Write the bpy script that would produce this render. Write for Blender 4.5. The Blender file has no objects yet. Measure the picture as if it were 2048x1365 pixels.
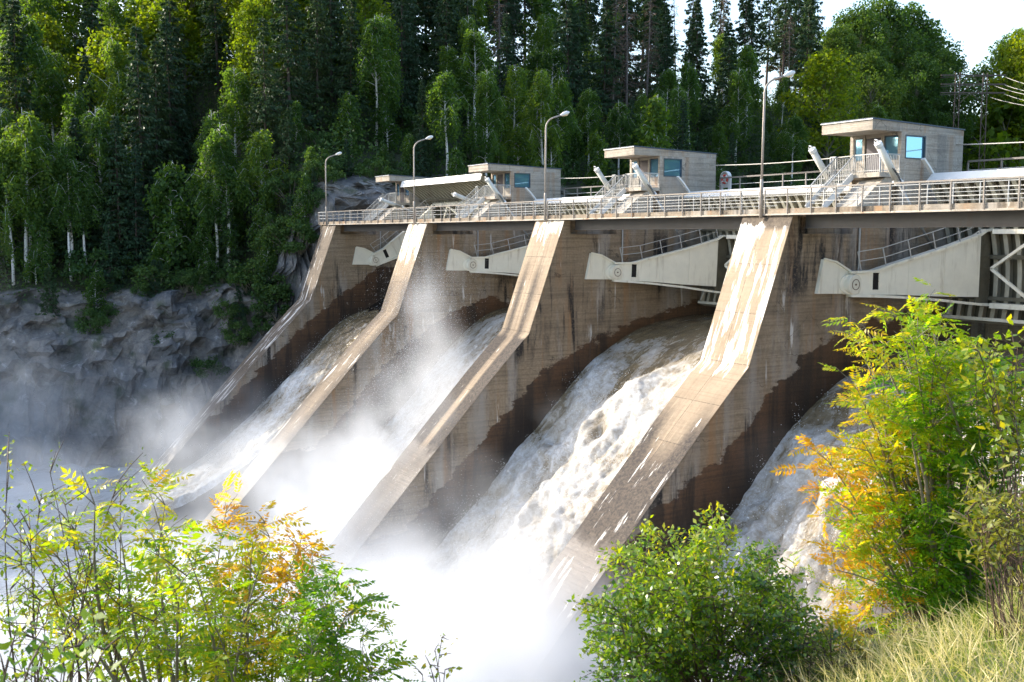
import bpy, math, random
import numpy as np
from mathutils import Vector, Matrix
random.seed(7)
RNG = np.random.default_rng(11)
SC = bpy.context.scene
COL = SC.collection
R_ = math.radians
PI = math.pi

# ------------------------------------------------------------------ camera
CAM = Vector((59.143, -38.095, -0.934))
FPX, YAW, PITCH = 2106.5, R_(59.182), R_(5.764)
FW = Vector((-math.sin(YAW), math.cos(YAW), 0.0))          # horizontal forward
RT = Vector((math.cos(YAW), math.sin(YAW), 0.0))           # horizontal right
cd = bpy.data.cameras.new('camera')
cam = bpy.data.objects.new('camera', cd)
COL.objects.link(cam)
cam.location = CAM
cam.rotation_euler = (PI / 2 - PITCH, 0, YAW)
cd.sensor_width = 36.0
cd.lens = FPX / 2048 * 36.0
cd.clip_start, cd.clip_end = 0.1, 3000
cd.dof.use_dof = True
cd.dof.focus_distance = 62.0
cd.dof.aperture_fstop = 7.0
SC.camera = cam
CF = (FW * math.cos(PITCH) + Vector((0, 0, -math.sin(PITCH))))
CU = RT.cross(CF)


def ray(u, v):
    return CF + RT * ((u - 1024) / FPX) + CU * ((682.5 - v) / FPX)


def at_depth(u, v, t):
    """point seen at photo pixel u,v at horizontal distance t"""
    d = ray(u, v)
    return CAM + d * (t / math.hypot(d.x, d.y))


def near(r, f, z=0.0):
    p = CAM + RT * r + FW * f
    return Vector((p.x, p.y, z))


def to_rf(x, y):
    d = Vector((x - CAM.x, y - CAM.y, 0))
    return d.dot(RT), d.dot(FW)


# ------------------------------------------------------------------ object helpers
def tag(o, label=None, cat=None, group=None, kind=None):
    if label: o['label'] = label
    if cat: o['category'] = cat
    if group: o['group'] = group
    if kind: o['kind'] = kind
    return o


def empty(name, loc=(0, 0, 0), label=None, cat=None, group=None, rot=None):
    o = bpy.data.objects.new(name, None)
    COL.objects.link(o)
    o.location = loc
    o.empty_display_size = 0.3
    if rot is not None: o.rotation_euler = rot
    return tag(o, label, cat, group)


def link(name, me, mat=None, parent=None, loc=None):
    o = bpy.data.objects.new(name, me)
    COL.objects.link(o)
    if mat is not None and not me.materials: me.materials.append(mat)
    if parent is not None: o.parent = parent
    if loc is not None: o.location = loc
    return o


def copy_tree(root, loc, label=None, rot=None, scale=None):
    c = root.copy(); COL.objects.link(c)
    c.location = loc
    if rot is not None: c.rotation_euler = rot
    if scale is not None: c.scale = scale
    if label: c['label'] = label
    for ch in root.children:
        d = ch.copy(); COL.objects.link(d); d.parent = c
        for g in ch.children:
            e = g.copy(); COL.objects.link(e); e.parent = d
    return c


class MB:
    def __init__(s):
        s.v, s.f = [], []

    def add(s, vs, fs):
        b = len(s.v)
        s.v += [tuple(p) for p in vs]
        s.f += [tuple(b + i for i in f) for f in fs]

    def box(s, x0, x1, y0, y1, z0, z1):
        s.add([(x0, y0, z0), (x1, y0, z0), (x1, y1, z0), (x0, y1, z0), (x0, y0, z1), (x1, y0, z1), (x1, y1, z1), (x0, y1, z1)],
              [(0, 3, 2, 1), (4, 5, 6, 7), (0, 1, 5, 4), (1, 2, 6, 5), (2, 3, 7, 6), (3, 0, 4, 7)])
        return s

    def prism(s, poly, lo, hi, ax='x'):
        """poly in the two other axes (y,z) / (x,z) / (x,y), extruded lo..hi along ax"""
        n = len(poly)
        def P(a, b, c):
            return {'x': (c, a, b), 'y': (a, c, b), 'z': (a, b, c)}[ax]
        vs = [P(a, b, lo) for a, b in poly] + [P(a, b, hi) for a, b in poly]
        fs = [tuple(range(n)), tuple(range(2 * n - 1, n - 1, -1))]
        for i in range(n):
            j = (i + 1) % n
            fs.append((i, n + i, n + j, j))
        s.add(vs, fs)
        return s

    def bar(s, p, q, w, h, up=(0, 0, 1)):
        p, q = Vector(p), Vector(q)
        d = (q - p).normalized()
        u = Vector(up)
        if abs(d.dot(u)) > 0.98: u = Vector((0, 1, 0))
        a = d.cross(u).normalized() * (w / 2)
        b = a.cross(d).normalized() * (h / 2)
        vs = []
        for c in (p, q):
            vs += [c - a - b, c + a - b, c + a + b, c - a + b]
        s.add(vs, [(0, 3, 2, 1), (4, 5, 6, 7), (0, 1, 5, 4), (1, 2, 6, 5), (2, 3, 7, 6), (3, 0, 4, 7)])
        return s

    def tube(s, pts, rad, n=8, cap=True):
        pts = [Vector(p) for p in pts]
        m = len(pts)
        if not isinstance(rad, (list, tuple)): rad = [rad] * m
        vs, fs = [], []
        prev = None
        for i, p in enumerate(pts):
            d = (pts[min(i + 1, m - 1)] - pts[max(i - 1, 0)])
            if d.length < 1e-9: d = Vector((0, 0, 1))
            d.normalize()
            if prev is None:
                u = Vector((1, 0, 0)) if abs(d.x) < 0.8 else Vector((0, 1, 0))
            else:
                u = prev
            a = (u - d * u.dot(d)).normalized()
            prev = a
            b = d.cross(a)
            for k in range(n):
                t = 2 * PI * k / n
                vs.append(p + (a * math.cos(t) + b * math.sin(t)) * rad[i])
        for i in range(m - 1):
            for k in range(n):
                k2 = (k + 1) % n
                fs.append((i * n + k, i * n + k2, (i + 1) * n + k2, (i + 1) * n + k))
        if cap:
            fs.append(tuple(range(n - 1, -1, -1)))
            fs.append(tuple((m - 1) * n + k for k in range(n)))
        s.add(vs, fs)
        return s

    def mesh(s, name, smooth=False):
        me = bpy.data.meshes.new(name)
        me.from_pydata(s.v, [], s.f)
        me.update()
        if smooth: me.polygons.foreach_set('use_smooth', [True] * len(me.polygons))
        return me

    def build(s, name, mat, parent=None, smooth=False, loc=None):
        return link(name, s.mesh(name, smooth), mat, parent, loc)


def grid_mesh(name, P, mat, uv=None, attrs=None, smooth=True, parent=None, flip=False):
    """P: (n,m,3) array of points; uv (n,m,2); attrs dict name->(n,m)"""
    n, m = P.shape[:2]
    idx = np.arange(n * m).reshape(n, m)
    a, b, c, d = idx[:-1, :-1], idx[1:, :-1], idx[1:, 1:], idx[:-1, 1:]
    q = np.stack([a, b, c, d] if not flip else [a, d, c, b], -1).reshape(-1, 4)
    me = bpy.data.meshes.new(name)
    me.vertices.add(n * m)
    me.vertices.foreach_set('co', P.astype(np.float32).ravel())
    me.loops.add(q.size)
    me.loops.foreach_set('vertex_index', q.astype(np.int32).ravel())
    me.polygons.add(len(q))
    me.polygons.foreach_set('loop_start', np.arange(0, q.size, 4, dtype=np.int32))
    me.polygons.foreach_set('use_smooth', np.full(len(q), smooth))
    me.update(calc_edges=True)
    if uv is not None:
        l = me.uv_layers.new(name='uv')
        l.data.foreach_set('uv', uv.reshape(-1, 2)[q.ravel()].astype(np.float32).ravel())
    for k, A in (attrs or {}).items():
        t = me.attributes.new(k, 'FLOAT', 'POINT')
        t.data.foreach_set('value', A.astype(np.float32).ravel())
    return link(name, me, mat, parent)


def leaf_mesh(name, C, D, Nn, L, W, mat, tint=None, fold=0.0):
    """rhombic leaves. C base points, D unit direction, Nn approx normal, L,W length/width arrays"""
    N = len(C)
    S = np.cross(D, Nn)
    S /= np.linalg.norm(S, axis=1, keepdims=True) + 1e-9
    Nv = np.cross(S, D)
    L = np.broadcast_to(L, (N,))[:, None]
    W = np.broadcast_to(W, (N,))[:, None]
    mid = C + D * L * 0.45
    V = np.stack([C, mid + S * W / 2 + Nv * fold * W, C + D * L, mid - S * W / 2 + Nv * fold * W], 1)
    q = np.arange(N * 4).reshape(N, 4)
    me = bpy.data.meshes.new(name)
    me.vertices.add(N * 4)
    me.vertices.foreach_set('co', V.astype(np.float32).ravel())
    me.loops.add(N * 4)
    me.loops.foreach_set('vertex_index', q.astype(np.int32).ravel())
    me.polygons.add(N)
    me.polygons.foreach_set('loop_start', np.arange(0, N * 4, 4, dtype=np.int32))
    me.update(calc_edges=True)
    if tint is not None:
        t = me.attributes.new('tint', 'FLOAT', 'POINT')
        t.data.foreach_set('value', np.repeat(tint, 4).astype(np.float32))
    if mat is not None: me.materials.append(mat)
    return me


def unit(A):
    return A / (np.linalg.norm(A, axis=-1, keepdims=True) + 1e-9)


def rand_dirs(n):
    return unit(RNG.normal(size=(n, 3)))


def interp(x, xs, ys):
    return np.interp(x, xs, ys)


def vnoise(P, scale, seed=0, octaves=3):
    """cheap value noise for numpy points (...,3)"""
    out = np.zeros(P.shape[:-1]); amp = 1.0; tot = 0
    for o in range(octaves):
        Q = P * scale * (2 ** o) + seed * 17.3 + o * 5.1
        I = np.floor(Q).astype(np.int64); F = Q - I
        F = F * F * (3 - 2 * F)
        acc = 0
        for dx in (0, 1):
            for dy in (0, 1):
                for dz in (0, 1):
                    h = (I[..., 0] + dx) * 374761393 + (I[..., 1] + dy) * 668265263 + (I[..., 2] + dz) * 2147483647 + seed * 9176
                    h = (h ^ (h >> 13)) * 1274126177
                    h = ((h ^ (h >> 16)) & 0xffff) / 65535.0
                    w = (F[..., 0] if dx else 1 - F[..., 0]) * (F[..., 1] if dy else 1 - F[..., 1]) * (F[..., 2] if dz else 1 - F[..., 2])
                    acc = acc + h * w
        out += acc * amp; tot += amp; amp *= 0.5
    return out / tot


# ------------------------------------------------------------------ materials
class NT:
    def __init__(s, name):
        s.m = bpy.data.materials.new(name)
        s.m.use_nodes = True
        s.t = s.m.node_tree
        s.t.nodes.clear()
        s.out = s.n('OutputMaterial')

    def n(s, kind, **kw):
        nd = s.t.nodes.new('ShaderNode' + kind)
        for k, v in kw.items(): setattr(nd, k, v)
        return nd

    def set(s, sock, v):
        if isinstance(v, bpy.types.NodeSocket): s.t.links.new(v, sock)
        elif isinstance(v, (tuple, list)) and len(v) == 3 and sock.type == 'RGBA': sock.default_value = (*v, 1)
        else: sock.default_value = v

    def math(s, op, a, b=0.0, c=0.0, clamp=False):
        nd = s.n('Math', operation=op, use_clamp=clamp)
        for i, v in enumerate((a, b, c)): s.set(nd.inputs[i], v)
        return nd.outputs[0]

    def mix(s, f, a, b, mode='MIX'):
        nd = s.n('Mix', data_type='RGBA', blend_type=mode)
        s.set(nd.inputs[0], f); s.set(nd.inputs[6], a); s.set(nd.inputs[7], b)
        return nd.outputs[2]

    def ramp(s, f, a, b):
        nd = s.n('MapRange'); nd.clamp = True
        s.set(nd.inputs[0], f); nd.inputs[1].default_value = a; nd.inputs[2].default_value = b
        return nd.outputs[0]

    def noise(s, vec, scale=1.0, detail=4.0, rough=0.55, dist=0.0):
        nd = s.n('TexNoise')
        s.set(nd.inputs['Vector'], vec)
        nd.inputs['Scale'].default_value = scale
        nd.inputs['Detail'].default_value = detail
        nd.inputs['Roughness'].default_value = rough
        nd.inputs['Distortion'].default_value = dist
        return nd.outputs[0]

    def obj(s, rnd=True):
        tc = s.n('TexCoord').outputs['Object']
        if not rnd: return tc
        r = s.n('ObjectInfo').outputs['Random']
        nd = s.n('VectorMath', operation='MULTIPLY_ADD')
        s.set(nd.inputs[0], r)
        nd.inputs[1].default_value = (37.0, 53.0, 29.0)
        s.t.links.new(tc, nd.inputs[2])
        return nd.outputs[0]

    def geo(s):
        return s.n('NewGeometry').outputs['Position']

    def uv(s, rnd=True):
        tc = s.n('UVMap'); tc.uv_map = 'uv'
        if not rnd: return tc.outputs[0]
        r = s.n('ObjectInfo').outputs['Random']
        nd = s.n('VectorMath', operation='MULTIPLY_ADD')
        s.set(nd.inputs[0], r)
        nd.inputs[1].default_value = (37.0, 53.0, 0.0)
        s.t.links.new(tc.outputs[0], nd.inputs[2])
        return nd.outputs[0]

    def scale(s, vec, x, y, z):
        nd = s.n('VectorMath', operation='MULTIPLY')
        s.set(nd.inputs[0], vec)
        nd.inputs[1].default_value = (x, y, z)
        return nd.outputs[0]

    def attr(s, name):
        nd = s.n('Attribute'); nd.attribute_name = name
        return nd.outputs['Fac']

    def bump(s, h, strength=0.5, dist=0.05):
        nd = s.n('Bump')
        s.set(nd.inputs['Height'], h)
        nd.inputs['Strength'].default_value = strength
        nd.inputs['Distance'].default_value = dist
        return nd.outputs[0]

    def pbr(s, col, rough=0.8, bump=None, metal=0.0, spec=0.5):
        p = s.n('BsdfPrincipled')
        s.set(p.inputs['Base Color'], col)
        s.set(p.inputs['Roughness'], rough)
        s.set(p.inputs['Metallic'], metal)
        s.set(p.inputs['Specular IOR Level'], spec)
        if bump is not None: s.t.links.new(bump, p.inputs['Normal'])
        s.t.links.new(p.outputs[0], s.out.inputs['Surface'])
        return p


def concrete(name, c1, c2, streak=0.6, lime=0.3, board=0.35, wetcol=(0.030, 0.016, 0.007), haswet=False):
    t = NT(name)
    o = t.obj()
    big = t.noise(o, 0.35, 5, 0.6)
    col = t.mix(t.ramp(big, 0.3, 0.7), c1, c2)
    fine = t.noise(o, 7.0, 6, 0.7)
    col = t.mix(t.math('MULTIPLY', t.ramp(fine, 0.4, 0.72), 0.5), col, tuple(x * 0.5 for x in c1))
    lines = t.noise(t.scale(o, 0.22, 0.22, 7.5), 1.0, 5, 0.7)          # board marks
    lm = t.ramp(lines, 0.45, 0.66)
    col = t.mix(t.math('MULTIPLY', lm, board), col, tuple(x * 0.3 for x in c1))
    grey = t.noise(t.scale(o, 0.55, 0.55, 0.10), 1.0, 4, 0.55)
    col = t.mix(t.math('MULTIPLY', t.ramp(grey, 0.50, 0.64), 0.55), col, (0.36, 0.34, 0.31))
    och = t.noise(t.scale(o, 0.9, 0.9, 0.07), 1.0, 4, 0.6)
    col = t.mix(t.math('MULTIPLY', t.ramp(och, 0.56, 0.68), 0.55), col, (0.30, 0.15, 0.055))
    st = t.noise(t.scale(o, 0.55, 0.55, 0.06), 1.0, 7, 0.68, 0.4)           # dark run-down streaks
    stm = t.ramp(st, 0.53, 0.60)
    patch = t.ramp(t.noise(t.scale(o, .28, .28, .16), 1.0, 4), 0.44, 0.58)
    st2 = t.ramp(t.noise(t.scale(o, 1.3, 1.3, 0.09), 1.0, 7, 0.7, 0.35), 0.56, 0.66)
    stm = t.math('MAXIMUM', stm, t.math('MULTIPLY', st2, 0.85))
    stm = t.math('MULTIPLY', t.math('MULTIPLY', stm, patch), streak)
    stm = t.math('MULTIPLY', stm, t.math('MULTIPLY_ADD', t.ramp(fine, 0.25, 0.5), 0.7, 0.3))
    col = t.mix(stm, col, (0.022, 0.019, 0.017))
    lv = t.noise(t.scale(o, 1.7, 1.7, 0.22), 1.0, 7, 0.66, 0.3)             # lime
    lp = t.ramp(t.noise(o, 0.3, 2), 0.45, 0.6)
    lmk = t.math('MULTIPLY', t.math('MULTIPLY', t.ramp(lv, 0.60, 0.66), lp), lime)
    col = t.mix(lmk, col, (0.66, 0.64, 0.60))
    vo = t.n('TexVoronoi', feature='DISTANCE_TO_EDGE'); vo.inputs['Scale'].default_value = 0.55
    wv = t.n('VectorMath', operation='ADD')
    nz = t.n('TexNoise'); nz.inputs['Scale'].default_value = 1.2; t.set(nz.inputs['Vector'], o)
    t.set(wv.inputs[0], o); t.set(wv.inputs[1], nz.outputs[1])
    t.set(vo.inputs['Vector'], wv.outputs[0])
    crack = t.math('MULTIPLY', t.ramp(vo.outputs[0], 0.012, 0.0), t.ramp(t.noise(o, 0.5, 2), 0.48, 0.6))
    col = t.mix(t.math('MULTIPLY', crack, 0.7), col, (0.03, 0.022, 0.015))
    rough = 0.88
    if haswet:
        wet = t.attr('wet')
        wn = t.math('MULTIPLY_ADD', t.noise(t.scale(o, 0.7, 0.7, 1.5), 1.0, 7, 0.68), 2.4, -1.2)
        wm = t.ramp(t.math('ADD', wet, wn), 0.0, 0.12)
        wdeep = t.ramp(t.math('ADD', wet, t.math('MULTIPLY_ADD', t.noise(t.scale(o, 0.5, 0.5, 0.25), 1.0, 5, .6), 5.0, -2.5)), 0.0, 3.2)
        wc = t.mix(wdeep, tuple(x * 4.6 for x in wetcol), tuple(x * .8 for x in wetcol))
        wc = t.mix(t.math('MULTIPLY', t.ramp(fine, .45, .7), .5), wc, tuple(x * .6 for x in wetcol))
        wc = t.mix(t.math('MULTIPLY', lm, 0.55), wc, tuple(x * 0.35 for x in wetcol))
        wc = t.mix(t.math('MULTIPLY', t.ramp(st, .5, .6), .7), wc, (0.006, 0.005, 0.004))
        col = t.mix(t.math('MULTIPLY', wm, 0.96), col, wc)
        rough = t.math('MULTIPLY_ADD', wm, -0.3, 0.88)
    h = t.math('ADD', t.math('MULTIPLY', lines, 0.6), t.math('MULTIPLY', fine, 0.5))
    t.pbr(col, rough, t.bump(h, 0.7, 0.06))
    return t.m


def simple(name, col, rough=0.5, var=0.25, scale=3.0, metal=0.0, bump=0.15, dirt=0.0, dirtcol=(0.12, 0.08, 0.05)):
    t = NT(name)
    o = t.obj()
    n = t.noise(o, scale, 5, 0.65)
    c = t.mix(t.ramp(n, 0.3, 0.75), col, tuple(x * (1 - var) for x in col))
    if dirt:
        s = t.noise(t.scale(o, 2.2, 2.2, 0.25), 1.0, 5, 0.65)
        c = t.mix(t.math('MULTIPLY', t.ramp(s, 0.55, 0.75), dirt), c, dirtcol)
    t.pbr(c, rough, t.bump(n, bump, 0.02), metal)
    return t.m


def leafmat(name, cols, trans=(1.25, 1.35, 0.55), tfac=0.45, tint=False, spec=0.25, rough=0.5, objvar=0.5):
    """cols: low, mid, high colour; random per leaf and per plant (or by tint attribute)"""
    t = NT(name)
    g = t.n('NewGeometry')
    r = g.outputs['Random Per Island']
    if tint:
        f = t.math('MULTIPLY_ADD', r, 0.3, t.math('SUBTRACT', t.attr('tint'), 0.15), clamp=True)
    else:
        oi = t.n('ObjectInfo').outputs['Random']
        f = t.math('ADD', t.math('MULTIPLY', r, 1 - objvar), t.math('MULTIPLY', oi, objvar), clamp=True)
    cr = t.n('ValToRGB')
    e = cr.color_ramp.elements
    e[0].position = 0.0; e[0].color = (*cols[0], 1)
    e[1].position = 1.0; e[1].color = (*cols[-1], 1)
    for i, c in enumerate(cols[1:-1]):
        x = e.new((i + 1) / (len(cols) - 1)); x.color = (*c, 1)
    t.set(cr.inputs[0], f)
    p = t.n('BsdfPrincipled')
    t.set(p.inputs['Base Color'], cr.outputs[0])
    p.inputs['Roughness'].default_value = rough
    p.inputs['Specular IOR Level'].default_value = spec
    tr = t.n('BsdfTranslucent')
    t.set(tr.inputs[0], t.mix(1.0, cr.outputs[0], trans, 'MULTIPLY'))
    mx = t.n('MixShader'); mx.inputs[0].default_value = tfac
    t.t.links.new(p.outputs[0], mx.inputs[1]); t.t.links.new(tr.outputs[0], mx.inputs[2])
    t.t.links.new(mx.outputs[0], t.out.inputs['Surface'])
    return t.m

# ------------------------------------------------------------------ shared materials
M_PIER = concrete('pier_concrete', (0.235, 0.170, 0.108), (0.36, 0.278, 0.188), 1.0, 0.75, 0.5, (0.026, 0.012, 0.0045), True)
M_PIERDRY = concrete('dry_pier_concrete', (0.235, 0.170, 0.108), (0.36, 0.278, 0.188), 1.0, 0.5, 0.5)
M_HOUSE = concrete('house_concrete', (0.36, 0.31, 0.25), (0.47, 0.42, 0.35), 0.3, 0.35, 0.55)
M_SLAB = concrete('slab_concrete', (0.20, 0.155, 0.11), (0.32, 0.26, 0.19), 0.9, 0.45, 0.3)
M_PALE = concrete('pale_concrete', (0.42, 0.37, 0.30), (0.52, 0.48, 0.41), 0.3, 0.3, 0.3)
M_GATE = simple('gate_paint', (0.80, 0.765, 0.64), 0.45, 0.14, 1.2, 0, 0.08, 0.75, (0.36, 0.30, 0.20))
M_RIB = simple('rib_paint', (0.47, 0.45, 0.36), 0.6, 0.35, 1.5, 0, 0.2, 0.8, (0.12, 0.09, 0.05))
M_GALVDK = simple('dull_galvanised_steel', (0.26, 0.28, 0.30), 0.5, 0.25, 6, 0.3, 0.05)
M_GATEDK = simple('gate_paint_shaded', (0.15, 0.14, 0.10), 0.7, 0.5, 1.5, 0, 0.2, 0.95, (0.07, 0.055, 0.03))  # gate paint darkened to paint in the shadow between ribs, plus grime streaks
M_PIN = simple('rusty_pin', (0.16, 0.10, 0.06), 0.7, 0.4, 8)
M_GIRDER = simple('girder_paint', (0.075, 0.07, 0.066), 0.6, 0.25, 0.8, 0, 0.1, 0.55, (0.075, 0.04, 0.022))
M_GALV = simple('galvanised_steel', (0.42, 0.43, 0.43), 0.45, 0.25, 6, 0.35, 0.05, 0.3, (0.2, 0.15, 0.1))
M_RAIL = simple('weathered_rail', (0.24, 0.215, 0.19), 0.6, 0.35, 5, 0.1, 0.1, 0.5, (0.16, 0.1, 0.06))
M_WHITE = simple('white_paint', (0.74, 0.74, 0.72), 0.4, 0.1, 3, 0, 0.05, 0.25, (0.35, 0.3, 0.24))
M_CYL = simple('cylinder_paint', (0.62, 0.61, 0.55), 0.4, 0.12, 3, 0, 0.05, 0.3, (0.3, 0.24, 0.16))
M_ROOF = simple('roof_sheet', (0.022, 0.045, 0.075), 0.4, 0.2, 2, 0.2)
M_TRIM = simple('window_frame_paint', (0.035, 0.055, 0.075), 0.4, 0.2, 4)
M_DOOR = simple('door_paint', (0.055, 0.045, 0.055), 0.5, 0.2, 2)
M_DARK = simple('dark_recess', (0.02, 0.018, 0.016), 0.9, 0.3)
M_HOSE = simple('rubber_hose', (0.02, 0.02, 0.022), 0.5, 0.2)
M_POLE = simple('lamp_pole_paint', (0.40, 0.35, 0.30), 0.5, 0.3, 4, 0.2, 0.05, 0.5, (0.22, 0.12, 0.06))
M_LAMPG = simple('lamp_lens', (0.75, 0.62, 0.36), 0.25, 0.1)
M_RED = simple('life_ring_red', (0.62, 0.06, 0.03), 0.45, 0.15)
M_CABLE = simple('cable_sheath', (0.55, 0.52, 0.45), 0.5, 0.2)


def glassmat():
    t = NT('window_glass')
    p = t.pbr((0.20, 0.42, 0.62), 0.03, None, 0.72)  # blue of the mirrored sky is put into the glass tint
    return t.m


M_GLASS = glassmat()


def facemat():
    """downstream buttress face; uv = (across, along the slope) in metres"""
    t = NT('buttress_face_concrete')
    u = t.uv()
    o = t.obj()
    big = t.noise(u, 0.5, 5, 0.6)
    fine = t.noise(o, 6.0, 6, 0.7)
    col = t.mix(t.ramp(big, 0.3, 0.7), (0.25, 0.185, 0.122), (0.36, 0.283, 0.195))
    lines = t.noise(t.scale(u, 0.15, 7.0, 1), 1.0, 4, 0.7)
    col = t.mix(t.math('MULTIPLY', t.ramp(lines, 0.5, 0.72), 0.35), col, (0.15, 0.10, 0.06))
    col = t.mix(t.math('MULTIPLY', t.ramp(fine, 0.45, 0.75), 0.35), col, (0.2, 0.14, 0.09))
    jo = t.n('TexBrick'); jo.offset = 0.0
    t.set(jo.inputs['Vector'], t.uv(False))
    jo.inputs['Color1'].default_value = jo.inputs['Color2'].default_value = (1, 1, 1, 1)
    jo.inputs['Mortar'].default_value = (0, 0, 0, 1)
    jo.inputs['Scale'].default_value = 1.0
    jo.inputs['Mortar Size'].default_value = 0.018
    jo.inputs['Brick Width'].default_value = 9.0
    jo.inputs['Row Height'].default_value = 2.55
    jm = t.math('MULTIPLY', t.math('SUBTRACT', 1.0, jo.outputs[0]), t.ramp(fine, 0.35, 0.5))
    col = t.mix(t.math('MULTIPLY', jm, 0.75), col, (0.05, 0.035, 0.025))
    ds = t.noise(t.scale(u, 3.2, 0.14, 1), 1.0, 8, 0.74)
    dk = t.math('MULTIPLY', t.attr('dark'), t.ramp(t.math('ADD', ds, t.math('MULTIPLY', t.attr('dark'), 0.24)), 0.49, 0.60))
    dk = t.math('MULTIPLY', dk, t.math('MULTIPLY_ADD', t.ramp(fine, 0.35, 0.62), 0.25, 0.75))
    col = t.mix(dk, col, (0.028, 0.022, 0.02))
    wet = t.math('ADD', t.attr('wet'), t.math('MULTIPLY_ADD', t.noise(t.scale(u, 1.4, 0.5, 1), 1.0, 5, 0.6), 3.0, -1.5))
    wm = t.ramp(wet, 0.0, 0.6)
    col = t.mix(t.math('MULTIPLY', wm, 0.85), col, t.mix(t.ramp(fine, 0.3, 0.7), (0.035, 0.025, 0.018), (0.10, 0.07, 0.05)))
    lm = t.noise(t.scale(u, 2.4, 0.30, 1), 1.0, 7, 0.62, 0.25)
    lk = t.ramp(t.math('MULTIPLY_ADD', t.attr('lime'), 0.26, lm), 0.655, 0.70)
    lk = t.math('MULTIPLY', lk, t.math('MULTIPLY_ADD', t.ramp(fine, 0.62, 0.4), 0.4, 0.6))
    col = t.mix(lk, col, (0.74, 0.72, 0.68))
    t.pbr(col, t.math('MULTIPLY_ADD', wm, -0.35, 0.85), t.bump(t.math('ADD', lines, fine), 0.6, 0.05))
    return t.m


M_FACE = facemat()

# ------------------------------------------------------------------ dam piers
PROF = [(0.0, 0.0), (-2.68, -7.28), (-3.45, -8.0), (-5.55, -10.1), (-10.2, -15.0), (-21.0, -26.4)]
PZ = [p[1] for p in PROF][::-1]
PY = [p[0] for p in PROF][::-1]
XL, XR = -1.5, 1.93
ZS = -0.89
WETL = {   # height of the wet line along Y for each pier side
    1: ([-12, -7.9, -3.9, -1.8, 0.8, 2.6, 3.5, 4.6, 8], [-17.6, -13.6, -10.0, -8.4, -6.3, -5.6, -4.6, -4.0, -4.0]),
    2: ([-10, -7.4, -5.2, -2.6, -0.3, 2.0, 5.8, 8.3, 14], [-17.5, -15.0, -12.4, -10.2, -8.7, -7.3, -6.0, -6.6, -6.6]),
    3: ([-12, -7, -4.9, -3.4, -1.9, 0.5, 1.5, 3.3, 6, 11.5, 14], [-19, -14.6, -12.4, -11.2, -9.8, -8.8, -8.2, -7.6, -6.6, -5.5, -5.3]),
    4: ([-12, -8.8, -8.0, -6.2, -4.4, -2.5, -1.1, 0.06, 1.06, 2.8, 4.8, 9, 14], [-16.5, -14.1, -13.3, -12.3, -11.3, -10.06, -8.3, -7.7, -6.9, -6.0, -5.5, -5.1, -5.1]),
}
WETL[5] = WETL[4]
PIERLAB = {
    1: 'shaded grey concrete pier at the wooded bank, its lower face dark with wet streaks',
    2: 'grey brown concrete pier with white lime on the top of its sloping face',
    3: 'tan concrete pier whose sloping face turns black below the bend, half hidden by spray',
    4: 'nearest tan concrete pier, white lime streaks all down its upper sloping face',
    5: 'last concrete pier at the near bank behind the orange and green rowan',
}


def smooth01(x, a, b):
    t = np.clip((x - a) / (b - a), 0, 1)
    return t * t * (3 - 2 * t)


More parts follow.
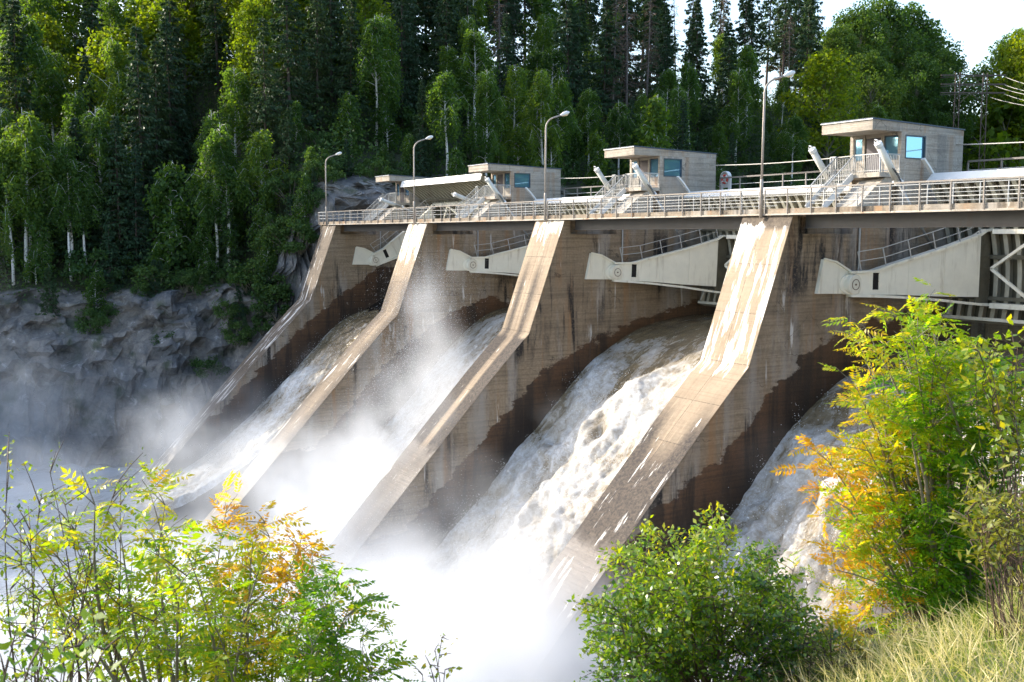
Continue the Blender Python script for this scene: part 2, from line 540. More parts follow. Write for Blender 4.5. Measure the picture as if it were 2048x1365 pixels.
def make_pier(i):
    X0 = (i - 3) * 20.0
    root = empty('dam_pier', (X0, 0, 0), PIERLAB[i], 'dam pier', 'concrete piers of the dam')
    # body as one closed mesh: two side grids + ends
    zs = np.concatenate([np.linspace(ZS, -7.28, 22), np.linspace(-7.28, -26.4, 54)[1:]])
    n, m = len(zs), 70
    yd = np.interp(zs, PZ, PY)
    t = np.linspace(0, 1, m)
    Y = yd[:, None] + (14.0 - yd[:, None]) * t[None, :]
    Z = np.repeat(zs[:, None], m, 1)
    wl = np.interp(Y, WETL[i][0], WETL[i][1])
    wet = (wl - Z)
    me_v, me_f, att = [], [], []
    def addgrid(X, flip):
        b = len(me_v)
        for a in range(n):
            for c in range(m):
                me_v.append((X, Y[a, c], Z[a, c])); att.append(wet[a, c])
        for a in range(n - 1):
            for c in range(m - 1):
                q = (b + a * m + c, b + (a + 1) * m + c, b + (a + 1) * m + c + 1, b + a * m + c + 1)
                me_f.append(q if not flip else q[::-1])
    addgrid(XR, False)
    addgrid(XL, True)
    # top strip, back strip, bottom (front is the face part, set proud)
    nm = n * m
    for c in range(m - 1):
        me_f.append((c, c + 1, nm + c + 1, nm + c))
    for a in range(n - 1):
        me_f.append((a * m + m - 1, (a + 1) * m + m - 1, nm + (a + 1) * m + m - 1, nm + a * m + m - 1))
        me_f.append((a * m, nm + a * m, nm + (a + 1) * m, (a + 1) * m))
    mb = MB(); mb.v, mb.f = me_v, me_f
    ny = -0.89 * 2.68 / 7.28
    mb.prism([(ny, ZS), (0, 0), (0.45, 0), (0.45, ZS)], XL, XR)               # front shoulder under the slab
    mb.box(-0.75, 1.15, 0.452, 4.2, ZS, -0.02)                                   # narrow part between the girder seats
    mb.box(XL, XR, 4.2, 14.0, ZS, 0.42)                                        # upstream block
    me = mb.mesh('pier_wall')
    A = me.attributes.new('wet', 'FLOAT', 'POINT')
    A.data.foreach_set('value', np.array(att + [-6.0] * (len(me.vertices) - len(att)), np.float32))
    link('pier_wall', me, M_PIER, root)
    # sloping face, 3 cm proud of the body
    pts = [Vector((0, y, z)) for y, z in PROF]
    S = [0.0]
    for a in range(1, len(pts)): S.append(S[-1] + (pts[a] - pts[a - 1]).length)
    ss = np.linspace(0, S[-1], 120)
    yy = np.interp(ss, S, [p.y for p in pts]); zz = np.interp(ss, S, [p.z for p in pts])
    mm = 15
    xs = np.linspace(XL - 0.015, XR + 0.015, mm)
    off_y, off_z = -0.03, 0.012
    P = np.zeros((120, mm, 3)); uv = np.zeros((120, mm, 2))
    P[..., 0] = xs[None, :]; P[..., 1] = yy[:, None] + off_y; P[..., 2] = zz[:, None] + off_z
    uv[..., 0] = xs[None, :]; uv[..., 1] = ss[:, None]
    s2 = np.repeat(ss[:, None], mm, 1); xc = np.abs(P[..., 0] - 0.2) / 1.75; xr = P[..., 0]
    if i == 1:
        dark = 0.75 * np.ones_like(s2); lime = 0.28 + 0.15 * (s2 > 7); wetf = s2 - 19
    elif i == 2:
        dark = 0.15 + 0.7 * smooth01(s2, 3.5, 6) * (0.55 + 0.45 * smooth01(xc, 0.2, 0.8)); lime = 0.75 * (1 - smooth01(s2, 2.6, 4.8)) + 0.2 * smooth01(s2, 8, 11); wetf = s2 - 21
    elif i == 3:
        stripe = np.abs(xr - 0.15) < 0.35
        dark = 0.2 + 0.8 * smooth01(s2, 1.6, 5) * np.clip(1.2 - 2.2 * np.minimum(np.abs(xr + 0.75), np.abs(xr - 0.75)), 0, 1)
        dark = np.where(s2 > 8.1, np.where(stripe, 0.25, 1.0), dark)
        lime = 0.62 * (1 - smooth01(s2, 0.6, 2.2)) + 0.1; wetf = s2 - 17
    else:
        dark = np.where(s2 < 0.8, 0.85, 0.12) + 0.85 * smooth01(s2, 9.5, 12.5) * (0.25 + 0.75 * smooth01(xc, 0.3, 0.75)) + 0.65 * smooth01(s2, 12, 15)
        lime = 0.58 * (1 - smooth01(s2, 8.0, 9.2)) * (s2 > 0.5) + 0.22 * smooth01(s2, 10, 12); wetf = s2 - 18.5
    grid_mesh('buttress_face', P, M_FACE, uv, {'dark': np.clip(dark, 0, 1), 'lime': lime, 'wet': wetf}, False, root)
    # trunnion bracket on the right hand side
    b = MB()
    b.prism([(1.98, -2.15), (2.8, -2.31), (3.9, -2.82), (3.55, -3.07), (3.59, -3.9), (1.6, -3.85)], XR + 0.002, XR + 0.2)
    b.bar((XR + 0.24, 1.98, -2.12), (XR + 0.24, 2.8, -2.28), 0.12, 0.08)
    b.bar((XR + 0.24, 2.8, -2.28), (XR + 0.24, 3.9, -2.79), 0.12, 0.08)
    b.build('trunnion_bracket', M_GATE, root)
    if i > 1:
        b = MB()
        b.prism([(1.98, -2.15), (2.8, -2.31), (3.9, -2.82), (3.55, -3.07), (3.59, -3.9), (1.6, -3.85)], XL - 0.2, XL - 0.002)
        b.build('trunnion_bracket', M_GATE, root)
    # drain pipe and gate side guide
    b = MB()
    b.tube([(XR + 0.08, 4.62, -0.3), (XR + 0.08, 4.62, -3.0)], 0.05, 8)
    b.build('drain_pipe', M_GALV, root)
    if i < 5:
        b = MB()
        arc = [(XR + 0.06, 3.85 + 8.46 * math.cos(R_(a)), -3.43 + 8.46 * math.sin(R_(a))) for a in range(-14, 51, 4)]
        for p, q in zip(arc[:-1], arc[1:]): b.bar(p, q, 0.11, 0.22, (1, 0, 0))
        b.build('side_guide', M_WHITE, root)
    return root


for i in range(1, 6): make_pier(i)

# ------------------------------------------------------------------ control houses
HLAB = {
    1: 'farthest small control house at the rock wall, partly hidden behind the raised gate',
    2: 'grey control house beside the raised gate, reddish stain on its roof edge',
    3: 'middle control house whose wide window mirrors dark trees, lamp post to its left',
    4: 'nearest control house with a bright blue sky reflected in its side window',
}


def make_house():
    root = empty('control_house', (0, 0, 0), HLAB[1], 'control house', 'control houses on the dam piers')
    x0, x1 = -1.87, 1.53
    w = MB()
    # right wall with window opening
    w.box(x1 - .2, x1, 8.1, 8.42, 0.42, 4.44)
    w.box(x1 - .2, x1, 8.42, 10.04, 0.42, 3.05)
    w.box(x1 - .2, x1, 8.42, 10.04, 4.3, 4.44)
    w.box(x1 - .2, x1, 10.04, 13.15, 0.42, 4.44)
    w.box(x0, x0 + .2, 8.1, 13.15, 0.42, 4.44)
    w.box(x0 + .2, x1 - .2, 12.95, 13.15, 0.42, 4.44)
    # front wall
    w.box(x0 + .2, x1 - .2, 8.3, 8.4, 0.42, 2.05)
    w.box(x0 + .2, -0.95, 8.12, 8.3, 2.3, 3.05)
    w.box(x0 + .2, -1.63, 8.12, 8.3, 3.05, 4.44)
    w.box(-1.02, -0.88, 8.1, 8.32, 3.05, 4.44)
    w.box(-1.0, -0.82, 8.1, 8.32, 2.3, 3.05)
    w.box(-1.63, -1.02, 8.12, 8.3, 4.3, 4.44)
    w.box(-0.82, 0.22, 8.14, 8.3, 4.24, 4.44)
    w.box(0.22, 0.4, 8.08, 8.32, 2.3, 4.44)
    w.box(0.4, x1 - .2, 8.12, 8.3, 2.3, 3.0)
    w.box(0.4, x1 - .2, 8.12, 8.3, 4.3, 4.44)
    w.build('wall', M_HOUSE, root)
    f = MB()
    f.prism([(5.87, 4.43), (5.87, 4.97), (13.17, 4.74), (13.17, 4.445), (8.09, 4.445)], x0 - .004, x1 + .004)
    roof = f.build('roof', M_HOUSE, root)
    f = MB()
    f.prism([(5.83, 4.975), (5.83, 5.05), (13.22, 4.82), (13.22, 4.745)], x0 - .05, x1 + .05)
    f.build('roof_sheet', M_ROOF, roof)
    f = MB(); f.box(x0 - .05, x1 + .045, 5.795, 5.828, 4.955, 4.995)
    f.build('drip_flashing', M_WHITE, roof)
    b = MB(); b.box(x0, x1, 6.5, 8.3, 2.06, 2.3); b.box(x0 + .2, x1 - .2, 8.3, 12.95, 2.06, 2.3)
    b.build('landing', M_PALE, root)
    d = MB(); d.box(-0.8, 0.2, 8.17, 8.23, 2.3, 4.24)
    dr = d.build('door', M_DOOR, root)
    d = MB(); d.tube([(-0.7, 8.13, 3.25), (-0.56, 8.13, 3.25)], 0.018, 6); d.tube([(-0.7, 8.13, 3.25), (-0.7, 8.17, 3.25)], 0.018, 6)
    d.build('handle', M_GALV, dr)
    def window(px0, px1, py0, py1, z0, z1, axis):
        g = MB(); fr = MB(); e = 0.07
        if axis == 'y':
            g.box(px0, px1, 8.19, 8.21, z0, z1)
            for a in ((px0, px0 + e, z0, z1), (px1 - e, px1, z0, z1), (px0 + e, px1 - e, z0, z0 + e), (px0 + e, px1 - e, z1 - e, z1)):
                fr.box(a[0], a[1], 8.15, 8.25, a[2], a[3])
        else:
            g.box(x1 - .1, x1 - .08, py0, py1, z0, z1)
            for a in ((py0, py0 + e, z0, z1), (py1 - e, py1, z0, z1), (py0 + e, py1 - e, z0, z0 + e), (py0 + e, py1 - e, z1 - e, z1)):
                fr.box(x1 - .14, x1 + .02, a[0], a[1], a[2], a[3])
        wo = fr.build('window', M_TRIM, root)
        g.build('pane', M_GLASS, wo)
    window(-1.63, -1.02, 0, 0, 3.05, 4.3, 'y')
    window(0.4, x1 - .2, 0, 0, 3.0, 4.3, 'y')
    window(0, 0, 8.42, 10.04, 3.05, 4.3, 'x')
    # slanting foundation block below the landing
    b = MB(); b.prism([(4.9, 0.424), (6.3, 1.55), (7.1, 2.04), (7.6, 2.04), (7.6, 0.424)], -0.05, 1.45)
    b.build('plinth', M_PALE, root)
    # railing on the landing
    def railrun(p, q, z0, h):
        r = MB()
        p, q = Vector(p), Vector(q)
        r.bar(p + Vector((0, 0, z0 + h)), q + Vector((0, 0, z0 + h)), 0.05, 0.05)
        r.bar(p + Vector((0, 0, z0 + .1)), q + Vector((0, 0, z0 + .1)), 0.03, 0.03)
        k = max(2, int((q - p).length / 0.12))
        for j in range(k + 1):
            c = p.lerp(q, j / k)
            th = 0.045 if j in (0, k) else 0.018
            r.box(c.x - th / 2, c.x + th / 2, c.y - th / 2, c.y + th / 2, z0, z0 + h)
        r.build('landing_railing', M_GALV, root)
    railrun((-0.12, 6.54, 0), (1.5, 6.54, 0), 2.3, 0.95)
    railrun((1.5, 6.6, 0), (1.5, 8.05, 0), 2.3, 0.95)
    railrun((-1.83, 6.54, 0), (-1.45, 6.54, 0), 2.3, 0.95)
    railrun((-1.83, 6.6, 0), (-1.83, 8.1, 0), 2.3, 0.95)
    return root


def make_stair():
    root = empty('steel_stair', (0, 0, 0), 'x', 'stair', 'stairs up to the control houses')
    a, b = Vector((0, 6.5, 2.3)), Vector((0, 4.35, 0.42))
    for x in (-1.4, -0.2):
        s = MB(); s.bar((x, a.y, a.z - .1), (x, b.y, b.z + .05), 0.05, 0.32, (0, 0, 1)); s.build('stringer', M_WHITE, root)
        r = MB()
        r.bar((x, a.y, a.z + .95), (x, b.y, b.z + 1.0), 0.05, 0.05)
        r.bar((x, a.y, a.z + .2), (x, b.y, b.z + .25), 0.03, 0.03)
        for j in range(17):
            c = a.lerp(b, j / 16)
            th = 0.045 if j in (0, 8, 16) else 0.018
            r.box(x - th / 2, x + th / 2, c.y - th / 2, c.y + th / 2, c.z, c.z + .97)
        r.build('handrail', M_GALV, root)
    for j in range(9):
        c = a.lerp(b, (j + .5) / 9)
        t = MB(); t.box(-1.37, -0.23, c.y - .13, c.y + .13, c.z - .03, c.z); t.build('tread', M_GALV, root)
    return root


house = make_house()
stair = make_stair()
SLAB = {1: 'steel stair to the farthest control house by the rock wall',
        2: 'steel stair to the control house beside the raised gate',
        3: 'steel stair to the middle control house',
        4: 'steel stair to the nearest control house with the blue side window'}
for i in range(1, 5):
    X0 = (i - 3) * 20.0
    if i == 1:
        house.location.x = X0; stair.location.x = X0; stair['label'] = SLAB[1]
    else:
        copy_tree(house, (X0, 0, 0), HLAB[i]); copy_tree(stair, (X0, 0, 0), SLAB[i])

# ------------------------------------------------------------------ radial gates
GR = 8.4
GLAB = {1: 'spillway gate swung fully up, its ribbed curved skin showing above the deck',
        2: 'cream spillway gate half hidden by the column of spray, between second and third pier',
        3: 'cream spillway gate to the left of the nearest pier, water bursting out under it',
        4: 'nearest cream spillway gate with ladder and cross braces, behind the rowan top'}


def make_gate(i):
    X0 = (i - 3) * 20.0
    ang = {1: R_(25), 2: R_(-2.0), 3: R_(-2.5), 4: 0.0}[i]
    root = empty('spillway_gate', (X0, 3.85, -3.43), GLAB[i], 'dam gate', 'radial gates of the spillway', (ang, 0, 0))
    xa, xb = 2.02, 18.42
    def pol(a, r): return (r * math.cos(R_(a)), r * math.sin(R_(a)))
    A0, A1 = -13.5, 42.0
    aa = np.linspace(A0, A1, 29)
    s = MB()
    poly = [pol(a, GR) for a in aa] + [pol(a, GR - .08) for a in aa[::-1]]
    n = len(aa)
    vs = [(xa, y, z) for y, z in poly] + [(xb, y, z) for y, z in poly]
    N = 2 * n
    fs = [tuple((k, k + 1, N + k + 1, N + k)) for k in range(N - 1)] + [(N - 1, 0, N, 2 * N - 1)]
    for side in (0, N):
        for k in range(n - 1):
            fs.append((side + k, side + k + 1, side + N - 2 - k, side + N - 1 - k))
    s.add(vs, fs)
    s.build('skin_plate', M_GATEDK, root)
    # vertical ribs on the downstream side
    for k in range(25):
        r = MB()
        x = xa + .15 + k * (xb - xa - .3) / 24
        for a, b in zip(aa[:-1:2], aa[2::2]):
            p, q = pol(a, GR - .28), pol(b, GR - .28)
            r.bar((x, *p), (x, *q), 0.05, 0.40, (0, p[0], p[1]))
            p, q = pol(a, GR - .49), pol(b, GR - .49)
            r.bar((x, *p), (x, *q), 0.24, 0.03, (0, p[0], p[1]))
        r.build('rib', M_RIB, root)
    for a in (-6, 10, 24):
        g = MB()
        p = pol(a, GR - .62)
        g.bar((xa + .05, *p), (xb - .05, *p), 0.14, 0.2, (0, -p[1], p[0]))
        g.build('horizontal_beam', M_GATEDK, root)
    p, q = pol(A1, GR + .03), pol(A1 + .6, GR - .55)
    g = MB(); g.prism([pol(A1 + .05, GR + .04), pol(A1 + .05, GR - .6), pol(A1 + .9, GR - .6), pol(A1 + .9, GR + .04)], xa, xb)
    g.build('top_flange', M_WHITE, root)
    g = MB(); g.prism([pol(A0 - .1, GR + .02), pol(A0 - .1, GR - .65), pol(A0 - 1.4, GR - .65), pol(A0 - 1.4, GR + .02)], xa, xb)
    g.prism([pol(A0 + 5, GR - .45), pol(A0 + 5, GR - .6), pol(A0 + .1, GR - .75), pol(A0 + .1, GR - .45)], xa + .3, xa + .42)
    g.build('bottom_sill', M_GATE, root)
    # arms, mirrored left / right
    top = [(-0.15, 0.52), (1.1, 0.60), (2.12, 0.93), (3.7, 1.40), (5.0, 1.80), (6.66, 2.39)]
    bot = [(-0.12, -0.51), (2.44, -0.55), (4.59, -0.66), (6.86, -0.72)]
    def sx(y): return 2.40 + 0.345 * y
    for mir in (0, 1):
        def X(y, off=0.0):
            x = sx(y) + off
            return 20.43 - x if mir else x
        def slab_poly(b, poly, t0, t1):
            n = len(poly)
            vs = [(X(y, t0), y, z) for y, z in poly] + [(X(y, t1), y, z) for y, z in poly]
            fs = [tuple(range(n)), tuple(range(2 * n - 1, n - 1, -1))] + [(k, n + k, n + (k + 1) % n, (k + 1) % n) for k in range(n)]
            b.add(vs, fs)
        arm = MB()
        w0, w1 = 1.0, 1.34
        # web pieces around the inspection opening
        zt = lambda y: float(np.interp(y, [p[0] for p in top], [p[1] for p in top]))
        zb = lambda y: float(np.interp(y, [p[0] for p in bot], [p[1] for p in bot]))
        def piece(y0, y1, lo=None, hi=None, k=6):
            ys = [y0 + (y1 - y0) * j / k for j in range(k + 1)]
            slab_poly(arm, [(y, (lo if lo is not None else zb(y))) for y in ys] + [(y, (hi if hi is not None else zt(y))) for y in ys[::-1]], -0.40, 0.0)
        arm_round = [(-0.1 + .62 * math.cos(t), .62 * math.sin(t) * .83) for t in np.linspace(PI / 2 + .1, 3 * PI / 2 - .1, 9)]
        slab_poly(arm, [(1.0, zb(1.0)), (1.0, zt(1.0))] + arm_round, -0.40, 0.0)
        slab_poly(arm, [(1.0, zb(1.1)), (1.34, zb(1.3)), (1.34, -0.28), (1.0, -0.28)], -0.40, 0.0)
        slab_poly(arm, [(1.0, 0.58), (1.34, 0.58), (1.34, zt(1.34)), (1.0, zt(1.0))], -0.40, 0.0)
        piece(1.34, 2.86, k=3); piece(2.875, 4.80, k=4); piece(4.815, 6.72, k=4)
        armo = arm.build('arm', M_GATE, root)
        fl = MB(); fl2 = MB()
        ft = [(-.1, .54)] + top[1:] + [(7.05, 2.66), (7.9, 2.72)]
        for (y0, z0), (y1, z1) in zip(ft[:-1], ft[1:]):
            fl.bar((X(y0, -.18), y0, z0 + .06), (X(y1, -.18), y1, z1 + .06), 0.56, 0.12)
        fb = [(-.1, -.56), (1.2, -.60), (2.44, -.66), (4.6, -.84), (5.95, -1.0), (6.9, -1.10), (7.8, -1.16)]
        for (y0, z0), (y1, z1) in zip(fb[:-1], fb[1:]):
            fl2.bar((X(y0, -.18), y0, z0), (X(y1, -.18), y1, z1), 0.6, 0.13)
        fl.build('top_flange', M_GATE, armo); fl2.build('bottom_flange', M_GATE, armo)
        # end plate towards the skin with horizontal ribs
        ep = MB(); xe = X(6.72, -.2)
        ep.box(xe - .06, xe + .06, 6.72, 7.75, -1.05, 2.6)
        for z in (-.45, .15, .75, 1.35, 1.95):
            ep.box(xe - .12, xe - .061, 6.72, 7.7, z, z + .05); ep.box(xe + .061, xe + .12, 6.72, 7.7, z, z + .05)
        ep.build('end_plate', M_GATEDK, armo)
        op = MB(); slab_poly(op, [(1.0, -.275), (1.34, -.275), (1.34, .575), (1.0, .575)], -0.12, -0.06)
        for (ya, za), (yb_, zb_) in (((1.02, -.25), (1.32, .15)), ((1.32, -.25), (1.02, .15)), ((1.02, .15), (1.32, .55)), ((1.32, .15), (1.02, .55))):
            op.bar((X(ya, -.04), ya, za), (X(yb_, -.04), yb_, zb_), 0.03, 0.03, (1, 0, 0))
        op.build('inspection_opening', M_DARK, armo)
        # trunnion drum
        dx0, dx1 = (XR + .21, sx(0) + .14) if not mir else (20 + XL - .21, 20.43 - sx(0) - .14)
        dr = MB()
        k = 28
        dr.tube([(dx0, 0, 0), (dx0 + (dx1 - dx0) * .93, 0, 0), (dx1, 0, 0)], [0.5, 0.5, 0.46], k)
        sg = 1 if not mir else -1
        dro = dr.build('trunnion_drum', M_GATE, root)
        dr2 = MB(); ring = [(dx1 + sg * .012, .26 * math.cos(t), .26 * math.sin(t)) for t in np.linspace(0, 2 * PI, 25)]
        dr2.tube(ring, 0.018, 5, False)
        dr2.tube([(dx1, 0, 0), (dx1 + sg * .03, 0, 0)], 0.05, 10)
        dr2.build('pin_ring', M_PIN, dro)
        # handrail on top of the arm
        hr = MB()
        base = [(0.38, .66), (1.69, .86), (3.0, 1.26), (4.3, 1.66), (5.6, 2.08), (6.7, 2.48)]
        tips = []
        for y, z in base:
            ty, tz = y - .22, z + .98
            hr.bar((X(y, .0), y, z), (X(ty, .0), ty, tz), .05, .05); tips.append((ty, tz))
        for fr_ in (1.0, .52):
            pts = [(y + (ty - y) * fr_, z + (tz - z) * fr_) for (y, z), (ty, tz) in zip(base, tips)]
            for p_, q_ in zip(pts[:-1], pts[1:]):
                hr.bar((X(p_[0]), *p_), (X(q_[0]), *q_), .04, .04)
            if fr_ == 1.0:
                y_, z_ = pts[-1]; hr.bar((X(y_), y_, z_), (X(7.8), 7.8, z_ + .05), .04, .04)
        hr.build('handrail', M_GALV, armo)
    # cross girder between the arms, with braces and ladder
    g = MB()
    xA, xB = sx(7.0) + .3, 20.43 - sx(7.0) - .3
    g.bar((xA, 7.3, 2.66), (xB, 7.3, 2.66), 0.5, 0.24)
    g.build('cross_girder', M_GATE, root)
    g = MB(); g.bar((xA, 7.3, -1.15), (xB, 7.3, -1.15), 0.5, 0.26); g.build('cross_girder', M_GATE, root)
    bx = np.linspace(xA, xB, 5)
    for k in range(4):
        mid = .75
        for (u0, z0), (u1, z1) in (((bx[k], mid), (bx[k + 1], 2.5)), ((bx[k], mid), (bx[k + 1], -1.0))) if k % 2 == 0 else (((bx[k + 1], mid), (bx[k], 2.5)), ((bx[k + 1], mid), (bx[k], -1.0))):
            b = MB(); b.bar((u0, 7.1, z0), (u1, 7.1, z1), .14, .14); b.build('brace', M_GATE, root)
    l = MB()
    lx = bx[1] - .1
    for dx in (-.2, .2): l.bar((lx + dx, 6.75, -2.1), (lx + dx, 6.75, 2.9), .05, .05)
    for k in range(17): l.bar((lx - .2, 6.75, -2.0 + k * .29), (lx + .2, 6.75, -2.0 + k * .29), .025, .025)
    l.build('ladder', M_GALV, root)
    return root


for i in range(1, 5): make_gate(i)

# hydraulic cylinders: one at each side of every bay
def make_cyl():
    root = empty('hydraulic_cylinder', (0, 0, 0), 'x', 'hydraulic cylinder', 'hydraulic cylinders that lift the gates')
    b = MB(); b.tube([(0, 0, 0), (0, 0, 2.35)], 0.18, 16); b.build('barrel', M_CYL, root, True)
    b = MB(); b.tube([(0, 0, 2.35), (0, 0, 2.42), (0, 0, 2.55), (0, 0, 2.58)], [.2, .2, .2, .12], 16)
    b.tube([(0.06, 0, 2.58), (0.06, 0, 2.72)], 0.04, 8); b.tube([(0.06, 0, 2.72), (-.08, 0, 2.76)], 0.035, 8)
    b.tube([(-.1, -.06, 2.55), (-.1, -.06, 2.68)], 0.03, 8)
    cap = b.build('end_cap', M_WHITE, root)
    b = MB(); b.tube([(0, 0, -.02), (0, 0, .14)], .22, 16); b.tube([(-.3, 0, .05), (.3, 0, .05)], .09, 12); b.build('pivot_collar', M_WHITE, root)
    b = MB(); b.tube([(0, 0, 0.05), (0, 0, -4.6)], 0.075, 12); b.build('rod', M_GALV, root, True)
    b = MB()
    b.tube([(0.17, 0.02, 0.9), (0.24, 0, .45), (.30, -.12, -.05), (.34, -.34, -.5)], .022, 6)
    b.tube([(0.17, -.06, 1.0), (0.27, -.1, .5), (.36, -.2, 0.05), (.40, -.45, -.35)], .022, 6)
    b.build('hose', M_HOSE, root)
    return root


cyl = make_cyl()
first = True
for i in range(1, 5):
    el = 18.5 if i == 1 else 49.5
    for side in (0, 1):
        X = (i - 3) * 20.0 + (2.42 if side == 0 else 18.03)
        where = ('right of the farthest control house', 'right of the second control house, beside the raised gate', 'right of the middle control house', 'in front of the nearest control house door')[i - 1] if side == 0 else \
                ('lying low over the raised gate, left of the second control house', 'left of the middle control house', 'left of the nearest control house', 'beyond the nearest gate')[i - 1]
        lab = ('low tilted' if i == 1 else 'steeply tilted') + ' white hydraulic cylinder ' + where
        lab = ' '.join(lab.split()[:16])
        rot = (R_(90 - el), 0, 0)
        if first:
            cyl.location = (X, 6.9, 1.72); cyl.rotation_euler = rot; cyl['label'] = lab; first = False
        else:
            copy_tree(cyl, (X, 6.9, 1.72), lab, rot)

# ------------------------------------------------------------------ walkway bridge
SPLAB = {0: 'farthest walkway span curving to the wooded bank beyond the last lamp',
         1: 'walkway span over the open gate at the wooded bank', 2: 'walkway span above the bay with the spray column',
         3: 'walkway span left of the nearest street lamp', 4: 'nearest walkway span with rust stained girder'}
for i in range(1, 5):
    X0 = (i - 3) * 20.0
    root = empty('walkway_span', (X0, 0, 0), SPLAB[i], 'bridge span', 'walkway spans of the dam')
    b = MB(); b.box(-0.0, 19.996, -.14, 2.7, 0.03, 0.34)
    b.build('deck_slab', M_SLAB, root)
    b = MB()
    b.box(0.0, 19.996, -.2, -.142, 0.02, 0.10)
    b.build('drip_edge', M_PALE, root)
    for y in (0.8, 2.1):
        g = MB(); g.box(1.98, 18.46, y, y + .03, -.58, .0); g.box(1.98, 18.46, y - .12, y + .15, -.62, -.582); g.box(1.98, 18.46, y - .12, y + .15, .002, .026)
        for k in range(1, 8): g.box(1.98 + k * 2.06, 2.0 + k * 2.06, y + .031, y + .13, -.58, 0)
        g.build('girder', M_GIRDER, root)
# far end, curving towards the bank
root = empty('walkway_span', (-40, 0, 0), SPLAB[0], 'bridge span', 'walkway spans of the dam')
b = MB()
poly = [(-.004, -.14)] + [(-1.9 - 2.6 * math.sin(t), 2.46 - 2.6 * math.cos(t)) for t in np.linspace(0, PI / 2, 10)] + [(-4.5, 7.0), (-1.0, 7.0), (-.004, 2.7)]
b.prism(poly, 0.03, 0.34, 'z')
b.build('deck_slab', M_SLAB, root)
b = MB(); b.box(-4.0, -1.6, .6, 6.5, -5, .028); b.build('abutment_block', M_PIERDRY, root)


def railing(name, pts, step, z0, h, mat, toprail, label, group, rails=(0.66, 0.33), post=0.06, mats=None, toph=0.07, mesh=False, outer=True):
    """railing along a polyline; posts, rails as parts"""
    root = empty(name, pts[0], label, 'railing', group)
    o = Vector(pts[0])
    P = [Vector(p) - o for p in pts]
    segs = [(a, b) for a, b in zip(P[:-1], P[1:])]
    top, mid, ms = MB(), MB(), MB()
    for a, b in segs:
        top.bar(a + Vector((0, 0, h)), b + Vector((0, 0, h)), 0.09, toph)
        for r in rails: mid.bar(a + Vector((0, 0, h * r)), b + Vector((0, 0, h * r)), 0.026, 0.028)
        if mesh:
            n = max(1, int((b - a).length / .3))
            for k in range(n): 
                c = a.lerp(b, (k + .5) / n); ms.box(c.x - .003, c.x + .003, c.y - .003, c.y + .003, .06, h - .05)
            for k in range(1, 5):
                z = h * k / 5; ms.bar(a + Vector((0, 0, z)), b + Vector((0, 0, z)), .006, .006)
        n = max(1, round((b - a).length / step))
        for k in range(n):
            c = a.lerp(b, (k + .0) / n)
            p = MB(); p.box(c.x - post / 2, c.x + post / 2, c.y - post / 2, c.y + post / 2, z0, h - toph / 2 - .002)
            p.build('post', mat, root)
    top.build('top_rail', toprail, root); mid.build('mid_rail', M_WHITE if mats is None else mats, root)
    if mesh: ms.build('wire_mesh', M_RAIL, root)
    return root


for i in range(1, 5):
    X0 = (i - 3) * 20.0
    wh = ('over the open gate by the wooded bank', 'over the bay with the spray column', 'left of the nearest lamp post', 'of the nearest span')[i - 1]
    railing('railing', [(X0 + .2, -.21, .34), (X0 + 20.0, -.21, .34)], 1.5, -.24, 0.95, M_RAIL, M_RAIL, 'outer grey steel railing ' + wh, 'outer walkway railings', mats=M_GALV)
    railing('railing', [(X0 + 2.2, 2.62, .34), (X0 + 18.2, 2.62, .34)], 1.33, 0.0, 1.0, M_GALVDK, M_GALVDK, 'inner meshed steel railing ' + wh, 'inner walkway railings', (0.6, 0.25), 0.045, M_GALVDK, 0.04, True)
arc = [(-39.95, -.21, .34)] + [(-41.9 - 2.6 * math.sin(t), 2.42 - 2.6 * math.cos(t), .34) for t in np.linspace(0.1, PI / 2, 6)] + [(-44.5, 6.8, .34)]
railing('railing', arc, 1.0, -.24, 0.95, M_RAIL, M_GALV, 'curved outer railing at the wooded end of the walkway', 'outer walkway railings')
railing('railing', [(-41.7, 2.9, .34), (-42.6, 5.0, .34), (-42.6, 6.9, .34)], 1.0, 0, 1.2, M_GALV, M_GALV, 'short blue grey fence on the walkway end below the rock wall', 'inner walkway railings', (0.6, .3), .05, M_GALV, .05, True)

# upstream road bridge
UPL = ('upstream road span behind the raised gate', 'upstream road span between second and middle control house', 'upstream road span with the life ring', 'upstream road span right of the nearest control house')
for i in range(1, 5):
    X0 = (i - 3) * 20.0
    root = empty('road_span', (X0 + .0, 13.3, 1.0), UPL[i - 1], 'bridge span', 'road spans upstream of the gates')
    b = MB(); b.box(1.6, 18.1, 0.0, 4.6, 0.2, 0.85); b.box(-1.5, 1.598, .0, 4.6, 0.2, 0.85); b.build('road_slab', M_SLAB, root)
    b = MB(); b.box(1.6, 18.1, 0.0, .25, .852, 1.12); b.build('parapet', M_PALE, root)
    railing('railing', [(X0 + 1.7, 13.42, 2.12), (X0 + 18.0, 13.42, 2.12)], 2.0, 0.0, 0.95, M_RAIL, M_RAIL,
            ('guard rail behind the raised gate', 'guard rail between second and middle control house', 'guard rail with the life ring stand', 'guard rail right of the nearest control house')[i - 1], 'guard rails of the upstream road', (0.5,), 0.08, M_WHITE, 0.1)
    b = MB(); b.prism([(14.0, ZS), (14, .9), (17.9, .9), (20, -8), (20, -26), (14, -26)], X0 - 1.4, X0 + 1.6)
    b.build('upstream_pier', M_PIERDRY, None)
    o = bpy.data.objects[[k for k in bpy.data.objects.keys() if k.startswith('upstream_pier')][-1]]
    tag(o, ('upstream pier nose behind the farthest control house', 'upstream pier nose behind the second control house', 'upstream pier nose behind the middle control house', 'upstream pier nose behind the nearest control house')[i - 1], 'dam pier', 'upstream pier noses')

